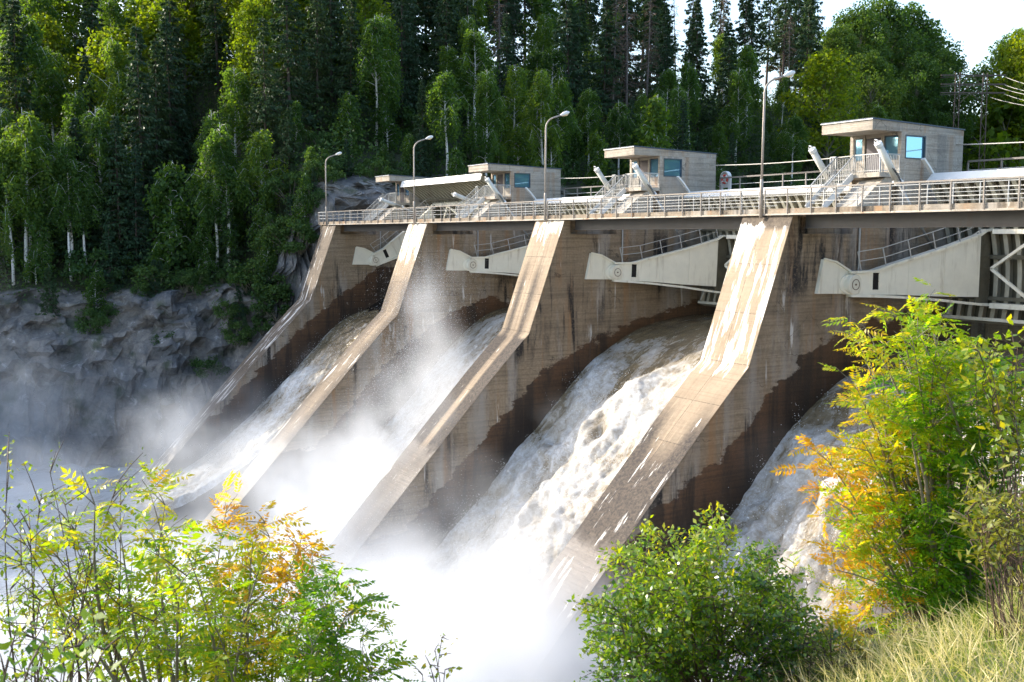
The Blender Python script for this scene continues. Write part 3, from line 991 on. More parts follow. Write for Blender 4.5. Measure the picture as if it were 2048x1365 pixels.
# pale cables strung from house to house
for i in range(1, 5):
    X0 = (i - 3) * 20.0
    b = MB()
    pts = [(1.55 + (16.5 - .02) * k / 12, 12.6, 3.95 - .22 * (1 - (k / 6 - 1) ** 2)) for k in range(13)]
    b.tube(pts, 0.035, 6)
    o = b.build('cable', M_CABLE, None, True, (X0, 0, 0))
    tag(o, ('pale cable above the raised gate from house to house', 'pale cable from the second to the middle control house', 'pale cable from the middle to the nearest control house', 'pale cable running right from the nearest control house')[i - 1], 'cable', 'cables between the control houses')

# life ring on its stand
root = empty('life_ring_stand', (1.75, 13.9, 2.12), 'white arched life ring holder on the road parapet by the middle house', 'ring holder')
b = MB()
prof = [(-.42, 0), (-.42, 1.0)] + [(.42 * math.cos(t), 1.0 + .42 * math.sin(t)) for t in np.linspace(PI, 0, 12)] + [(.42, 0)]
ins = [(.36, 0), (.36, 1.0)] + [(.36 * math.cos(t), 1.0 + .36 * math.sin(t)) for t in np.linspace(0, PI, 12)] + [(-.36, 1.0), (-.36, 0)]
for p, q in zip(prof[:-1], prof[1:]): b.bar((p[0], 0, p[1]), (q[0], 0, q[1]), .3, .05, (0, 1, 0) if False else (0, 0, 1))
b.build('hood', M_WHITE, root)
b = MB(); b.prism([(-.38, .3)] + [(.38 * math.cos(t), 1.0 + .38 * math.sin(t)) for t in np.linspace(PI, 0, 10)] + [(.38, .3)], .12, .16, 'y'); b.build('back_board', M_WHITE, root)
root = empty('life_ring', (1.75, 13.8, 3.0), 'red and white life ring hanging in its white holder', 'life ring')
ring = [(.27 * math.cos(t), 0, .27 * math.sin(t)) for t in np.linspace(0, 2 * PI, 33)]
b = MB(); b.tube(ring, .075, 8, False); b.build('ring', M_RED, root, True)
for k in range(4):
    b = MB(); b.tube([(.27 * math.cos(t), 0, .27 * math.sin(t)) for t in np.linspace(k * PI / 2 + .5, k * PI / 2 + .95, 5)], .08, 8); b.build('band', M_WHITE, root, True)

# street lamps
def make_lamp():
    root = empty('street_lamp', (0, -.24, 0), 'x', 'street lamp', 'street lamps on the walkway')
    b = MB(); b.tube([(0, 0, -.12), (0, 0, 1.75), (0, 0, 1.82)], [.085, .085, .06], 12)
    a = [(0, 0, 1.8), (0.03, 0.0, 4), (.06, 0, 6.0)]
    for t in np.linspace(0, PI / 2 - .35, 8)[1:]:
        k = .75 * (1 - math.cos(t)); a.append((.06 + .33 * k, .95 * k, 6.0 + .75 * math.sin(t)))
    e = Vector(a[-1]); d = Vector((.33, .95, .36)).normalized(); a.append(tuple(e + d * .55))
    b.tube(a, [.06] * 3 + [.05] * 8, 12)
    b.build('pole', M_POLE, root, True)
    e = Vector(a[-1]); h = MB()
    h.tube([e - d * .05, e + d * .06, e + d * .2, e + d * .45, e + d * .6], [.05, .08, .13, .13, .05], 12)
    ho = h.build('lamp_head', M_WHITE, root, True)
    h = MB(); c = e + d * .33 + Vector((0, 0, -.07)); h.tube([c - d * .17, c - d * .1, c + d * .1, c + d * .17], [.05, .1, .1, .05], 10)
    h.build('lens', M_LAMPG, ho, True)
    return root


lamp = make_lamp()
LL = ('farthest street lamp, slim against dark trees at the wooded end', 'street lamp in front of the raised gate', 'street lamp left of the middle control house', 'nearest and tallest looking street lamp, reaching above the trees gap')
for i in range(1, 5):
    loc = ((i - 3) * 20.0, -.26, 0)
    if i == 1: lamp.location = loc; lamp['label'] = LL[0]
    else: copy_tree(lamp, loc, LL[i - 1])

# training wall at the near bank
b = MB(); b.prism([(-23, -14.5), (-15, -11.95), (-13.2, -11.5), (-9, -10.5), (-5, -9.0), (-5, -27), (-23, -27)], 38.45, 39.7)
o = b.build('training_wall', concrete('mossy_concrete', (0.10, 0.08, 0.06), (0.17, 0.14, 0.11), .8, .3, .4), None); tag(o, 'low brown concrete training wall beside the foaming chute under the rowan', 'wall')

# ------------------------------------------------------------------ terrain
def xb(Y):
    return np.interp(Y, [-200, -60, -30, -14, -3, 3, 20, 60, 110, 150, 190, 260, 340], [-66, -63, -60, -53, -46.5, -45, -46, -47, -46, -48, -44, -30, 0])


def hz(Y, d):
    Y = np.asarray(Y, float); d = np.asarray(d, float)
    """height of the far bank, d metres behind the bank line"""
    d = d + (vnoise(np.stack([Y * np.ones_like(d), 0 * d, 0 * d], -1), .13, 71, 3) - .5) * 5.0 * smooth01(d, 1.0, 5.0)
    dn = np.interp(d, [-3, 0, 1.5, 3.0, 5.5, 7, 60, 75, 200], [-27, -26, -16, -12, -7.4, -6.4, 20, 22, 12])
    up = np.interp(d, [-3, 0, 2, 4, 42, 55, 200], [-3.5, -1.0, 3.0, 4.5, 22.5, 23.5, 12])
    w = smooth01(Y, -4.0, 3.0)
    return dn * (1 - w) + up * w


def rockmat():
    t = NT('hillside_ground')
    o = t.obj(False)
    n1 = t.noise(o, 0.22, 6, 0.65, 0.6)
    n2 = t.noise(o, 1.6, 6, 0.7)
    rot = t.n('VectorRotate', rotation_type='EULER_XYZ'); t.set(rot.inputs['Vector'], o); rot.inputs['Rotation'].default_value = (0.75, 0.2, 0)
    st = t.noise(t.scale(rot.outputs[0], 0.9, 0.16, 0.75), 1.0, 8, 0.72, 0.9)
    rock = t.mix(t.ramp(n1, 0.35, 0.65), (0.12, 0.122, 0.125), (0.27, 0.235, 0.20))
    rock = t.mix(t.math('MULTIPLY', t.math('MULTIPLY', t.ramp(st, 0.56, 0.66), t.ramp(n2, 0.62, 0.42)), 0.8), rock, (0.52, 0.51, 0.51))
    rock = t.mix(t.math('MULTIPLY', t.ramp(n2, 0.45, 0.7), 0.6), rock, (0.05, 0.05, 0.055))
    vo = t.n('TexVoronoi', feature='DISTANCE_TO_EDGE'); vo.inputs['Scale'].default_value = 0.35
    t.set(vo.inputs['Vector'], t.scale(o, 1, 1.0, 1.6))
    rock = t.mix(t.math('MULTIPLY', t.ramp(vo.outputs[0], 0.04, 0.0), 0.25), rock, (0.012, 0.012, 0.013))
    moss = t.math('MULTIPLY', t.ramp(t.noise(o, 0.35, 5, 0.6), 0.54, 0.66), 0.8)
    rock = t.mix(moss, rock, (0.035, 0.05, 0.018))
    soil = t.mix(t.ramp(n2, 0.3, 0.7), (0.02, 0.03, 0.012), (0.055, 0.06, 0.022))
    f = t.ramp(t.math('ADD', t.attr('rock'), t.math('MULTIPLY_ADD', n1, 0.8, -0.4)), 0.35, 0.6)
    t.pbr(t.mix(f, soil, rock), 0.85, t.bump(t.math('ADD', n1, t.math('MULTIPLY', n2, 0.5)), 0.9, 0.5))
    return t.m


ys = np.concatenate([np.arange(-200, -66, 6.0), np.arange(-66, 14, 0.5), np.arange(14, 340, 3.5)])
ds = np.concatenate([np.linspace(-3, 7.5, 44), np.linspace(8, 60, 40), np.linspace(63, 200, 14)])
Yg, Dg = np.meshgrid(ys, ds, indexing='ij')
P = np.stack([xb(Yg) - Dg, Yg, hz(Yg, Dg)], -1)
steep = smooth01(7.5 - Dg, 0, 2.5) * smooth01(Dg, -3, -0.5)
cl = vnoise(P, 0.16, 1, 5) - .5
cl2 = np.abs(vnoise(P * np.array([1, 1, 1.7]), 0.35, 2, 3) - .5)
fac = vnoise(P * np.array([1, .8, 1.3]), 0.55, 12, 2)
fac = np.floor(fac * 7) / 7 + (fac % (1 / 7)) * .3
P[..., 0] += steep * (cl * 7.0 - cl2 * 3.2 + (fac - .5) * 5.0 + 1.0)
P[..., 1] += steep * (vnoise(P, 0.3, 5, 3) - .5) * 2.0
P[..., 2] += (vnoise(P, 0.08, 3, 4) - .5) * 3.0 * smooth01(Dg, 5, 14) + steep * (vnoise(P, 0.4, 9, 3) - .5) * 1.4
rock = np.clip(steep * 1.3 * (1 - smooth01(Yg, 24, 40)), 0, 1)
hill = grid_mesh('hillside', P, rockmat(), None, {'rock': rock}, False, flip=True)
tag(hill, kind='structure')


def hill_z(x, y):
    d = float(xb(y)) - x
    p = np.array([[x, y, float(hz(y, d))]])
    return float(hz(y, d) + ((vnoise(p, 0.08, 3, 4)[0] - .5) * 3.0 * smooth01(d, 5, 14)))


# river bed / ground sheet out to the horizon
gm = simple('ground_soil', (0.05, 0.055, 0.03), 0.9, 0.4, 0.05)
b = MB(); b.box(-1500, 1500, -1500, 1500, -29, -28); tag(b.build('ground', gm), kind='structure')


# near bank under the camera, falling to the pool
def near_z(r, f):
    f2 = np.maximum(f - 7.8, 0)
    z = -2.47 - .345 * np.minimum(f, 7.8) + .38 * np.clip(r, -14, 5) + .12 * np.clip(r - 5, 0, 20)
    z = z - 0.95 * f2 - .10 * np.maximum(r - 3, 0) * 0
    return np.maximum(z, -26.5)


rr = np.concatenate([np.linspace(-40, -8, 17), np.linspace(-7.5, 9, 50), np.linspace(10, 40, 16)])
ff = np.concatenate([np.linspace(-14, 0, 12), np.linspace(.4, 16, 48), np.linspace(17, 46, 20)])
Rg, Fg = np.meshgrid(rr, ff, indexing='ij')
P = np.zeros(Rg.shape + (3,))
P[..., 0] = CAM.x + RT.x * Rg + FW.x * Fg
P[..., 1] = CAM.y + RT.y * Rg + FW.y * Fg
P[..., 2] = near_z(Rg, Fg)
P[..., 2] += (vnoise(P, 0.5, 4, 3) - .5) * .35
# stay behind the training wall
lim = P[..., 0] < 40.5
P[..., 2] = np.where((P[..., 0] < 41.5) & (P[..., 1] > -26), np.minimum(P[..., 2], -26.0), P[..., 2])
bankmat = simple('bank_soil', (0.07, 0.085, 0.03), 0.95, 0.6, 1.2, 0, 0.5)
tag(grid_mesh('near_bank', P, bankmat, None, None, True), kind='structure')

# ------------------------------------------------------------------ water
def watermat(name, dark=(0.016, 0.012, 0.007), brown=(0.22, 0.16, 0.08), white=(0.58, 0.58, 0.57), brownness=1.0):
    t = NT(name)
    u = t.uv()
    o = t.obj()
    turb = t.attr('turb')
    n1 = t.noise(t.scale(u, 0.55, 0.30, 1), 1.0, 7, 0.68, 0.7)
    n2 = t.noise(t.scale(u, 1.9, 1.1, 1), 1.0, 10, 0.80, 0.8)
    n3 = t.noise(t.scale(u, 5.0, 0.35, 1), 1.0, 5, 0.7)
    lines = t.math('MULTIPLY', t.ramp(n3, 0.56, 0.74), 0.55)
    hgt = t.attr('lump')
    f = t.math('ADD', t.math('MULTIPLY', n1, 0.45), t.math('MULTIPLY', n2, 0.60))
    f = t.math('ADD', f, t.math('MULTIPLY', hgt, 0.22))
    f = t.math('ADD', f, t.math('MULTIPLY_ADD', turb, 0.28, -0.30))
    foam = t.ramp(f, 0.40, 0.585)
    foam = t.math('MAXIMUM', foam, t.math('MULTIPLY', lines, t.ramp(turb, 0.85, 0.1)))
    base = t.mix(t.ramp(f, 0.18, 0.5), dark, brown)
    base = t.mix(t.math('MULTIPLY', t.ramp(n2, 0.35, 0.6), 0.25), base, (0.30, 0.27, 0.2))
    col = t.mix(foam, base, white)
    fine = t.noise(t.scale(o, 2.2, 2.2, 2.2), 1.0, 8, 0.82, 0.4)
    col = t.mix(t.math('MULTIPLY', t.ramp(fine, 0.56, 0.42), 0.75), col, t.mix(0.7, col, brown))
    h = t.math('ADD', t.math('MULTIPLY', n2, 1.0), t.math('MULTIPLY', fine, 0.35))
    h = t.math('MULTIPLY', h, t.math('MULTIPLY_ADD', turb, 0.85, 0.15))
    t.pbr(col, t.math('MULTIPLY_ADD', foam, 0.6, 0.15), t.bump(h, 0.5, 0.22))
    return t.m


M_WATER = watermat('spillway_foam')
WPROF = [(13.0, -6.55), (11.0, -6.5), (8.0, -6.85), (5.4, -7.55), (2.2, -9.2), (0.0, -10.9), (-2.0, -13.0), (-5.0, -15.9), (-9.0, -19.6), (-14.0, -23.6), (-20.0, -25.6)]


def curve(prof, n):
    p = np.array(prof, float)
    for _ in range(2):     # Chaikin smoothing
        q = np.empty((2 * len(p) - 2, 2)); q[0::2] = p[:-1] * .75 + p[1:] * .25; q[1::2] = p[:-1] * .25 + p[1:] * .75
        p = np.vstack([p[:1], q, p[-1:]])
    s = np.concatenate([[0], np.cumsum(np.hypot(*np.diff(p, axis=0).T))])
    t = np.linspace(0, s[-1], n)
    return np.interp(t, s, p[:, 0]), np.interp(t, s, p[:, 1]), t


for i in range(1, 5):
    X0 = (i - 3) * 20.0
    x0, x1 = X0 + 1.95, X0 + 18.48
    yy, zz, ss = curve(WPROF, 420)
    dz = {1: 1.5, 2: -1.5, 3: -0.25, 4: 0.5}[i]
    zz = zz + dz * smooth01(-yy, -6, 2)
    if i == 1: x1 -= 8.2
    xs = np.linspace(x0, x1, 150)
    P = np.zeros((420, 150, 3)); P[..., 0] = xs[None]; P[..., 1] = yy[:, None]; P[..., 2] = zz[:, None]
    uv = np.zeros((420, 150, 2)); uv[..., 0] = xs[None]; uv[..., 1] = ss[:, None]
    S = np.repeat(ss[:, None], 150, 1)
    st0 = {1: 3.5, 2: 4.0, 3: 3.6, 4: 5.0}[i]
    across = (P[..., 0] - x0) / (x1 - x0)
    turb = smooth01(S + (vnoise(P, 0.3, i, 2) - .5) * 6, st0, st0 + 7)
    amp = 0.05 + 1.0 * smooth01(S, st0, st0 + 14) * {1: .55, 2: .55, 3: 1.15, 4: 1.25}[i]
    Q = P.copy(); Q[..., 1] *= .55; Q[..., 2] *= .55
    F1 = np.stack([P[..., 0], S * .62, 0 * S + i], -1); F2 = np.stack([P[..., 0], S * .3, 0 * S + 3 * i], -1)
    lump = vnoise(F1, 0.5, 20 + i, 3)
    lump2 = np.abs(vnoise(F1, 1.0, 40 + i, 3) - .5) * 2
    ridge = vnoise(np.stack([P[..., 0] * 1.0, S * .10, 0 * S], -1), 0.40, 60 + i, 2)
    fine_ = np.abs(vnoise(F2, 2.2, 90 + i, 3) - .5) * 2
    puff = np.abs(vnoise(np.stack([P[..., 0], S * .62, 0 * S + i], -1), 0.7, 140 + i, 3) - .5) * 2
    puff2 = np.abs(vnoise(np.stack([P[..., 0], S * .7, 0 * S + i], -1), 1.6, 150 + i, 3) - .5) * 2
    h = (lump - .5) * 1.2 + (ridge - .5) * 1.7 + (puff - .3) * .6 + (puff2 - .3) * .30
    edge = smooth01(np.minimum(P[..., 0] - x0, x1 - P[..., 0]), 0, 1.2) if i != 1 else smooth01(P[..., 0] - x0, 0, 1.0)
    h = h * amp * (.35 + .65 * edge)
    P[..., 1] -= h * .7; P[..., 2] += h * .7
    if i == 1:
        turb = turb * (0.45 + 0.55 * smooth01(S, 10, 22)); P[..., 2] -= .5 * smooth01(across, .93, 1.0)
    P[..., 0] += (vnoise(P, 0.8, 80, 3) - .5) * .25 * edge
    w = grid_mesh('spillway_water', P, M_WATER, uv, {'turb': turb, 'lump': (lump - .5) * 2}, True)
    tag(w, kind='structure')
    # concrete chute below
    c = MB(); cy, cz, _ = curve(WPROF, 30)
    pl = [(y, z + dz - (2.0 if i != 1 else 0.95)) for y, z in zip(cy, cz)]
    c.prism([(13.9, -7.5)] + pl + [(-20, -27.5), (13.9, -27.5)], X0 + 1.95, X0 + 18.48)
    o = c.build('spillway_chute', M_PIERDRY if i != 1 else simple('wet_chute_concrete', (0.02, 0.02, 0.018), 0.25, 0.5, .8, 0, 0.3), None)
    tag(o, kind='structure')

# pool
xs = np.arange(-75, 46, 0.8); ysq = np.concatenate([np.arange(-260, -75, 4), np.arange(-75, 1, 0.8)])
Xg, Yg2 = np.meshgrid(xs, ysq, indexing='ij')
P = np.stack([Xg, Yg2, np.full_like(Xg, -25.0)], -1)
l = vnoise(P, 0.14, 31, 4); l2 = np.abs(vnoise(P, 0.5, 33, 3) - .5)
P[..., 2] += (l - .5) * 2.6 + (.3 - l2) * 1.2
pool = grid_mesh('river_water', P, watermat('pool_foam', (0.10, 0.11, 0.10), (0.34, 0.36, 0.36), (0.60, 0.63, 0.67)), np.stack([Xg, Yg2], -1), {'turb': np.full_like(Xg, 1.0) * smooth01(Yg2, -110, -55), 'lump': (l - .5) * 2}, True)
tag(pool, kind='structure')
b = MB(); b.box(-48, 60, 14.0, 330, -1.0, -0.4)
rw = NT('reservoir_surface'); rw.pbr((0.02, 0.025, 0.02), 0.08, rw.bump(rw.noise(rw.obj(False), 1.2, 4), 0.2, 0.1))
tag(b.build('reservoir_water', rw.m), kind='structure')

# ------------------------------------------------------------------ sun and sky
SUNH = Vector((-0.80, -0.60)).normalized()
EL = R_(27)
sd = Vector((SUNH.x * math.cos(EL), SUNH.y * math.cos(EL), math.sin(EL)))
sl = bpy.data.lights.new('sun', 'SUN'); sl.energy = 2.55; sl.angle = R_(0.53); sl.color = (1.0, 0.92, 0.79)
so = bpy.data.objects.new('sun', sl); COL.objects.link(so)
so.rotation_euler = sd.to_track_quat('Z', 'Y').to_euler()
W = bpy.data.worlds.new('World'); SC.world = W; W.use_nodes = True
wt = W.node_tree; bg = wt.nodes['Background']
sk = wt.nodes.new('ShaderNodeTexSky'); sk.sky_type = 'NISHITA'; sk.sun_disc = False
sk.sun_elevation = EL; sk.sun_rotation = math.atan2(sd.x, sd.y)
sk.air_density = 1.0; sk.dust_density = 2.0; sk.ozone_density = 1.0
wt.links.new(sk.outputs[0], bg.inputs[0]); bg.inputs[1].default_value = 0.15
SC.view_settings.view_transform = 'Standard'
SC.view_settings.look = 'None'
SC.view_settings.exposure = 1.65
SC.view_settings.gamma = 1.0
SC.render.engine = 'CYCLES'
cy_ = SC.cycles
cy_.max_bounces = 8; cy_.diffuse_bounces = 3; cy_.glossy_bounces = 3; cy_.transmission_bounces = 4; cy_.transparent_max_bounces = 8
cy_.volume_bounces = 4
cy_.use_denoising = True
cy_.sample_clamp_indirect = 8.0

# flying drops above the torrents and in the spray column
rng = np.random.default_rng(5)
pts = []
cy2, cz2, cs2 = curve(WPROF, 200)
for i, n in ((1, 5000), (2, 16000), (3, 22000), (4, 16000)):
    X0 = (i - 3) * 20.0
    w1 = 18.3 if i != 1 else 10.2
    x = X0 + rng.uniform(2.1, w1, n); s = rng.uniform(.22, .95, n) ** .8 * cs2[-1]
    y = np.interp(s, cs2, cy2); z = np.interp(s, cs2, cz2) + {1: 1.5, 2: -1.5, 3: -.25, 4: .5}[i] * smooth01(-y, -6, 2)
    hgt = rng.exponential(.42, n) * (.3 + s / cs2[-1])
    cl_ = vnoise(np.stack([x, s, 0 * s], -1), .8, 7, 2) > .48
    pts.append(np.stack([x, y - hgt * .6, z + .3 + hgt * .7], -1)[cl_])
n = 30000
t = rng.random(n)
pts.append(np.stack([-6 + rng.normal(size=n) * (1.4 + 2.6 * t), -5.5 - 4.5 * t + rng.normal(size=n) * 1.5, -3 - 17 * t + rng.normal(size=n) * .8], -1))
n = 20000
pts.append(np.stack([9 + rng.normal(size=n) * 6, -15 + rng.normal(size=n) * 3, -22 + np.abs(rng.normal(size=n)) * 3.2], -1))
D_ = np.concatenate(pts)
sz = rng.uniform(.016, .05, len(D_))
sz[-50000:] *= .62
dm = simple('water_drops', (0.72, 0.73, 0.74), 0.4, 0.05)
me = leaf_mesh('spray_drops', D_, unit(rng.normal(size=D_.shape) * .6 + np.array([0, -.3, -.7])), rand_dirs(len(D_)), sz * 1.5, sz, dm, fold=.3)
tag(link('spray_drops', me), kind='stuff')

# ------------------------------------------------------------------ trees
M_BIRCHBARK = None
def barkmats():
    t = NT('birch_bark'); o = t.obj()
    n = t.noise(t.scale(o, 3, 3, 9), 1.0, 4, 0.7); n2 = t.noise(t.scale(o, 2, 2, .7), 1.0, 3)
    c = t.mix(t.ramp(n, 0.55, 0.66), (0.66, 0.63, 0.58), (0.04, 0.035, 0.03))
    c = t.mix(t.math('MULTIPLY', t.ramp(n2, .55, .7), .5), c, (0.25, 0.2, 0.16))
    t.pbr(c, 0.7)
    a = t.m
    b = simple('spruce_bark', (0.10, 0.075, 0.06), 0.9, 0.5, 4, 0, 0.5)
    c = simple('dead_wood', (0.17, 0.145, 0.13), 0.9, 0.45, 4, 0, 0.4)
    d = simple('aspen_bark', (0.20, 0.18, 0.13), 0.85, 0.5, 3, 0, 0.4)
    e = simple('rowan_bark', (0.26, 0.22, 0.17), 0.6, 0.45, 12, 0, 0.2)
    f = simple('pine_bark', (0.24, 0.12, 0.065), 0.9, 0.45, 4, 0, 0.4)
    g = simple('twig_bark', (0.09, 0.055, 0.04), 0.7, 0.3, 12)
    return a, b, c, d, e, f, g


B_BIRCH, B_SPRUCE, B_DEAD, B_ASPEN, B_ROWAN, B_PINE, B_TWIG = barkmats()
L_BIRCH = leafmat('birch_leaves', [(0.045, 0.095, 0.035), (0.07, 0.14, 0.04), (0.14, 0.21, 0.04)], (2.1, 1.9, 0.3), 0.6)
L_SPRUCE = leafmat('spruce_needles', [(0.025, 0.055, 0.032), (0.042, 0.082, 0.038), (0.07, 0.11, 0.035)], (1.4, 1.4, .6), 0.25)
L_ASPEN = leafmat('aspen_leaves', [(0.045, 0.095, 0.03), (0.07, 0.135, 0.035), (0.13, 0.19, 0.04)], (1.7, 1.6, .4), 0.5)
L_LIME = leafmat('yellow_green_leaves', [(0.06, 0.12, 0.015), (0.12, 0.19, 0.018), (0.22, 0.25, 0.02)], (1.8, 1.65, .3), 0.6)
L_BUSH = leafmat('bush_leaves', [(0.035, 0.075, 0.028), (0.06, 0.12, 0.034), (0.10, 0.16, 0.04)], (1.4, 1.4, .5), 0.4)
L_BROWN = leafmat('dead_needles', [(0.10, 0.055, 0.035), (0.15, 0.09, 0.06), (0.19, 0.13, 0.09)], (1.2, 1, .8), 0.2)


def trunk_pts(H, lean, wob, n=9):
    ph = random.uniform(0, 6.28); dx = random.uniform(-1, 1) * lean; dy = random.uniform(-1, 1) * lean
    return [Vector((dx * (k / (n - 1)) ** 1.3 * H + wob * math.sin(ph + k * 1.1), dy * (k / (n - 1)) ** 1.3 * H + wob * math.cos(ph + k * .9), H * k / (n - 1))) for k in range(n)]


def along(pts, t):
    x = t * (len(pts) - 1); k = min(int(x), len(pts) - 2)
    return pts[k].lerp(pts[k + 1], x - k)


def make_tree(kind, H, seed, nleaf):
    """returns (crown mesh, trunk mesh) for a tree of height H standing at the origin"""
    random.seed(seed)
    rng = np.random.default_rng(seed)
    tr = MB(); cen, dirs, size = [], [], []
    wood = B_SPRUCE; leaf = L_SPRUCE
    if kind in ('birch', 'sapling'):
        wood, leaf = B_BIRCH, L_BIRCH
        tp = trunk_pts(H, .05, .1); tr.tube(tp, [max(.012, .013 * H * (1 - k / 8.6)) for k in range(9)], 7)
        lo = (.24 if seed % 2 else .45) if kind == 'birch' else .14
        nb = 44
        for k in range(nb):
            t = lo + (.98 - lo) * (k + random.random()) / nb
            p = along(tp, t); az = random.uniform(0, 2 * PI)
            Lb = (H * .19) * (1 - ((t - lo) / (1 - lo)) ** 1.5 * .78) * random.uniform(.55, 1.15) * (.6 + .4 * min(1, (t - lo) / .12))
            out = Vector((math.cos(az), math.sin(az), random.uniform(.45, .95)))
            pts = [p, p + out * Lb * .5, p + out * Lb * .85 + Vector((0, 0, -.02 * H)), p + Vector((out.x, out.y, .25)) * Lb * 1.2 + Vector((0, 0, -.04 * H))]
            tr.tube(pts, [.03, .02, .012, .006], 4, False)
            m = nleaf // nb
            tt = rng.random(m) ** .7
            hang = rng.random(m) ** 1.6 * H * .11
            for a, hg in zip(tt, hang):
                c = along(pts, .25 + .75 * a)
                cen.append((c.x + rng.normal() * .22, c.y + rng.normal() * .22, c.z - hg + rng.normal() * .15))
        L, Wd = .30, .17
        cen = np.array(cen); D = unit(rng.normal(size=cen.shape) * .8 + np.array([0, 0, -.7])); Nn = unit(rng.normal(size=cen.shape) + np.array([0, 0, .3]))
    elif kind in ('spruce', 'thin_spruce', 'young_spruce'):
        tp = trunk_pts(H, .01, .02); tr.tube(tp, [max(.02, .011 * H * (1 - k / 8.4)) for k in range(9)], 7)
        thin = kind == 'thin_spruce'
        lo = (.10 if kind == 'spruce' else .03) if not thin else .36
        Rm = H * ((.155 if kind == 'spruce' else .22) if not thin else .095)
        nw = int(H * (1 - lo) / (.5 if kind != 'young_spruce' else .3))
        D_ = []
        for k in range(nw):
            t = lo + (1 - lo) * (k + .5) / nw
            base = Rm * (1 - (t - lo) / (1 - lo)) ** .82 * random.uniform(.8, 1.15) + .15
            for j in range(6 if not thin else 5):
                az = random.uniform(0, 2 * PI); Lb = base * random.uniform(.65, 1.1)
                p = along(tp, t)
                e = Vector((math.cos(az), math.sin(az), 0))
                pts = [p, p + e * Lb * .5 + Vector((0, 0, -.12 * Lb)), p + e * Lb * .85 + Vector((0, 0, -.22 * Lb)), p + e * Lb + Vector((0, 0, -.12 * Lb))]
                if Lb > .8: tr.tube(pts, [.025, .018, .01, .005], 3, False)
                m = max(3, int(nleaf / nw / 6 * (.4 + Lb / Rm)))
                for a in rng.random(m) ** .75:
                    c = along(pts, a)
                    sd_ = rng.normal() * .16 * (1.2 - a) * Lb
                    cen.append((c.x - e.y * sd_, c.y + e.x * sd_, c.z - abs(rng.normal()) * .12))
                    D_.append((e.x * .7 + rng.normal() * .35, e.y * .7 + rng.normal() * .35, -.55 + rng.normal() * .2))
        L, Wd = (.46, .20) if kind != 'young_spruce' else (.3, .13)
        cen = np.array(cen); D = unit(np.array(D_)); Nn = unit(rng.normal(size=cen.shape) * .5 + np.array([0, 0, 1.]))
        if not thin and False: pass
        if thin:
            for k in range(60):
                t = .12 + .35 * random.random(); p = along(tp, t); az = random.uniform(0, 6.28)
                tr.tube([p, p + Vector((math.cos(az), math.sin(az), -.2)) * random.uniform(.4, 1.3)], [.015, .005], 3, False)
    elif kind == 'dead_spruce':
        wood, leaf = B_DEAD, L_BROWN
        tp = trunk_pts(H, .01, .02); tr.tube(tp, [max(.02, .010 * H * (1 - k / 8.4)) for k in range(9)], 7)
        D_ = []
        for k in range(190):
            t = .12 + .86 * random.random(); az = random.uniform(0, 6.28)
            Lb = H * .10 * (1 - t) ** .6 * random.uniform(.5, 1.25) + .25
            p = along(tp, t); e = Vector((math.cos(az), math.sin(az), 0))
            pts = [p, p + e * Lb * .6 + Vector((0, 0, -.2 * Lb)), p + e * Lb + Vector((0, 0, -.25 * Lb))]
            tr.tube(pts, [.028, .018, .006], 3, False)
            for q in range(3):
                a = along(pts, random.uniform(.3, .95)); s2 = random.choice((-1, 1))
                tr.tube([a, a + Vector((-e.y * s2 * .8 + e.x * .4, e.x * s2 * .8 + e.y * .4, -.25)) * Lb * .35], [.010, .004], 3, False)
            m = max(1, nleaf // 190)
            for a in rng.random(m):
                c = along(pts, a); cen.append((c.x + rng.normal() * .1, c.y + rng.normal() * .1, c.z - abs(rng.normal()) * .12)); D_.append((e.x + rng.normal() * .5, e.y + rng.normal() * .5, -.6))
        L, Wd = .30, .07
        cen = np.array(cen); D = unit(np.array(D_)); Nn = unit(rng.normal(size=cen.shape))
    else:  # aspen, lime_tree, bush
        wood = B_ASPEN; leaf = {'aspen': L_ASPEN, 'lime_tree': L_LIME, 'bush': L_BUSH, 'pale_bush': L_LIME}[kind]
        bush = 'bush' in kind
        tp = trunk_pts(H * .9, .03, .12)
        if not bush: tr.tube(tp, [max(.03, .014 * H * (1 - k / 8.8)) for k in range(9)], 8)
        nl = 34 if not bush else 14
        per = nleaf // nl
        for k in range(nl):
            t = (.26 + .72 * (k + .5) / nl) if not bush else (.2 + .6 * random.random())
            az = k * 2.4 + random.uniform(-.5, .5)
            prof = math.sin(min(1, max(0.05, (t - .12) / .86)) ** .8 * PI) ** .6
            rad = H * (.24 if not bush else .42) * prof * random.uniform(.45, 1.2)
            p = along(tp, t * .8 if not bush else .02)
            c = Vector((math.cos(az) * rad, math.sin(az) * rad, H * t)) + (Vector((p.x, p.y, 0)))
            tr.tube([p, p.lerp(c, .55) + Vector((0, 0, .03 * H)), c], [.012 * H * (1 - t) + .02, .03, .012], 5, False)
            lr = H * random.uniform(.075, .14) * (1 if not bush else 1.5)
            d = unit(rng.normal(size=(per, 3))) * (rng.random((per, 1)) ** .45) * lr * np.array([1.1, 1.1, .8])
            keep = vnoise(d + np.array(c), 1.6 / max(.5, lr), seed + k, 2) > .45
            cen += [tuple(x) for x in (d + np.array(c))[keep]]
            for q in range(3):
                dd = Vector(d[q]) * .9
                tr.tube([p.lerp(c, .7), c + dd], [.015, .005], 3, False)
        L, Wd = (.36, .28) if not bush else (.26, .18)
        cen = np.array(cen); D = unit(rng.normal(size=cen.shape) + np.array([0, 0, -.3])); Nn = unit(rng.normal(size=cen.shape) + np.array([0, 0, .8]))
    sz = rng.uniform(.7, 1.25, len(cen))
    me = leaf_mesh('crown', cen, D, Nn, L * sz, Wd * sz, leaf, fold=.15)
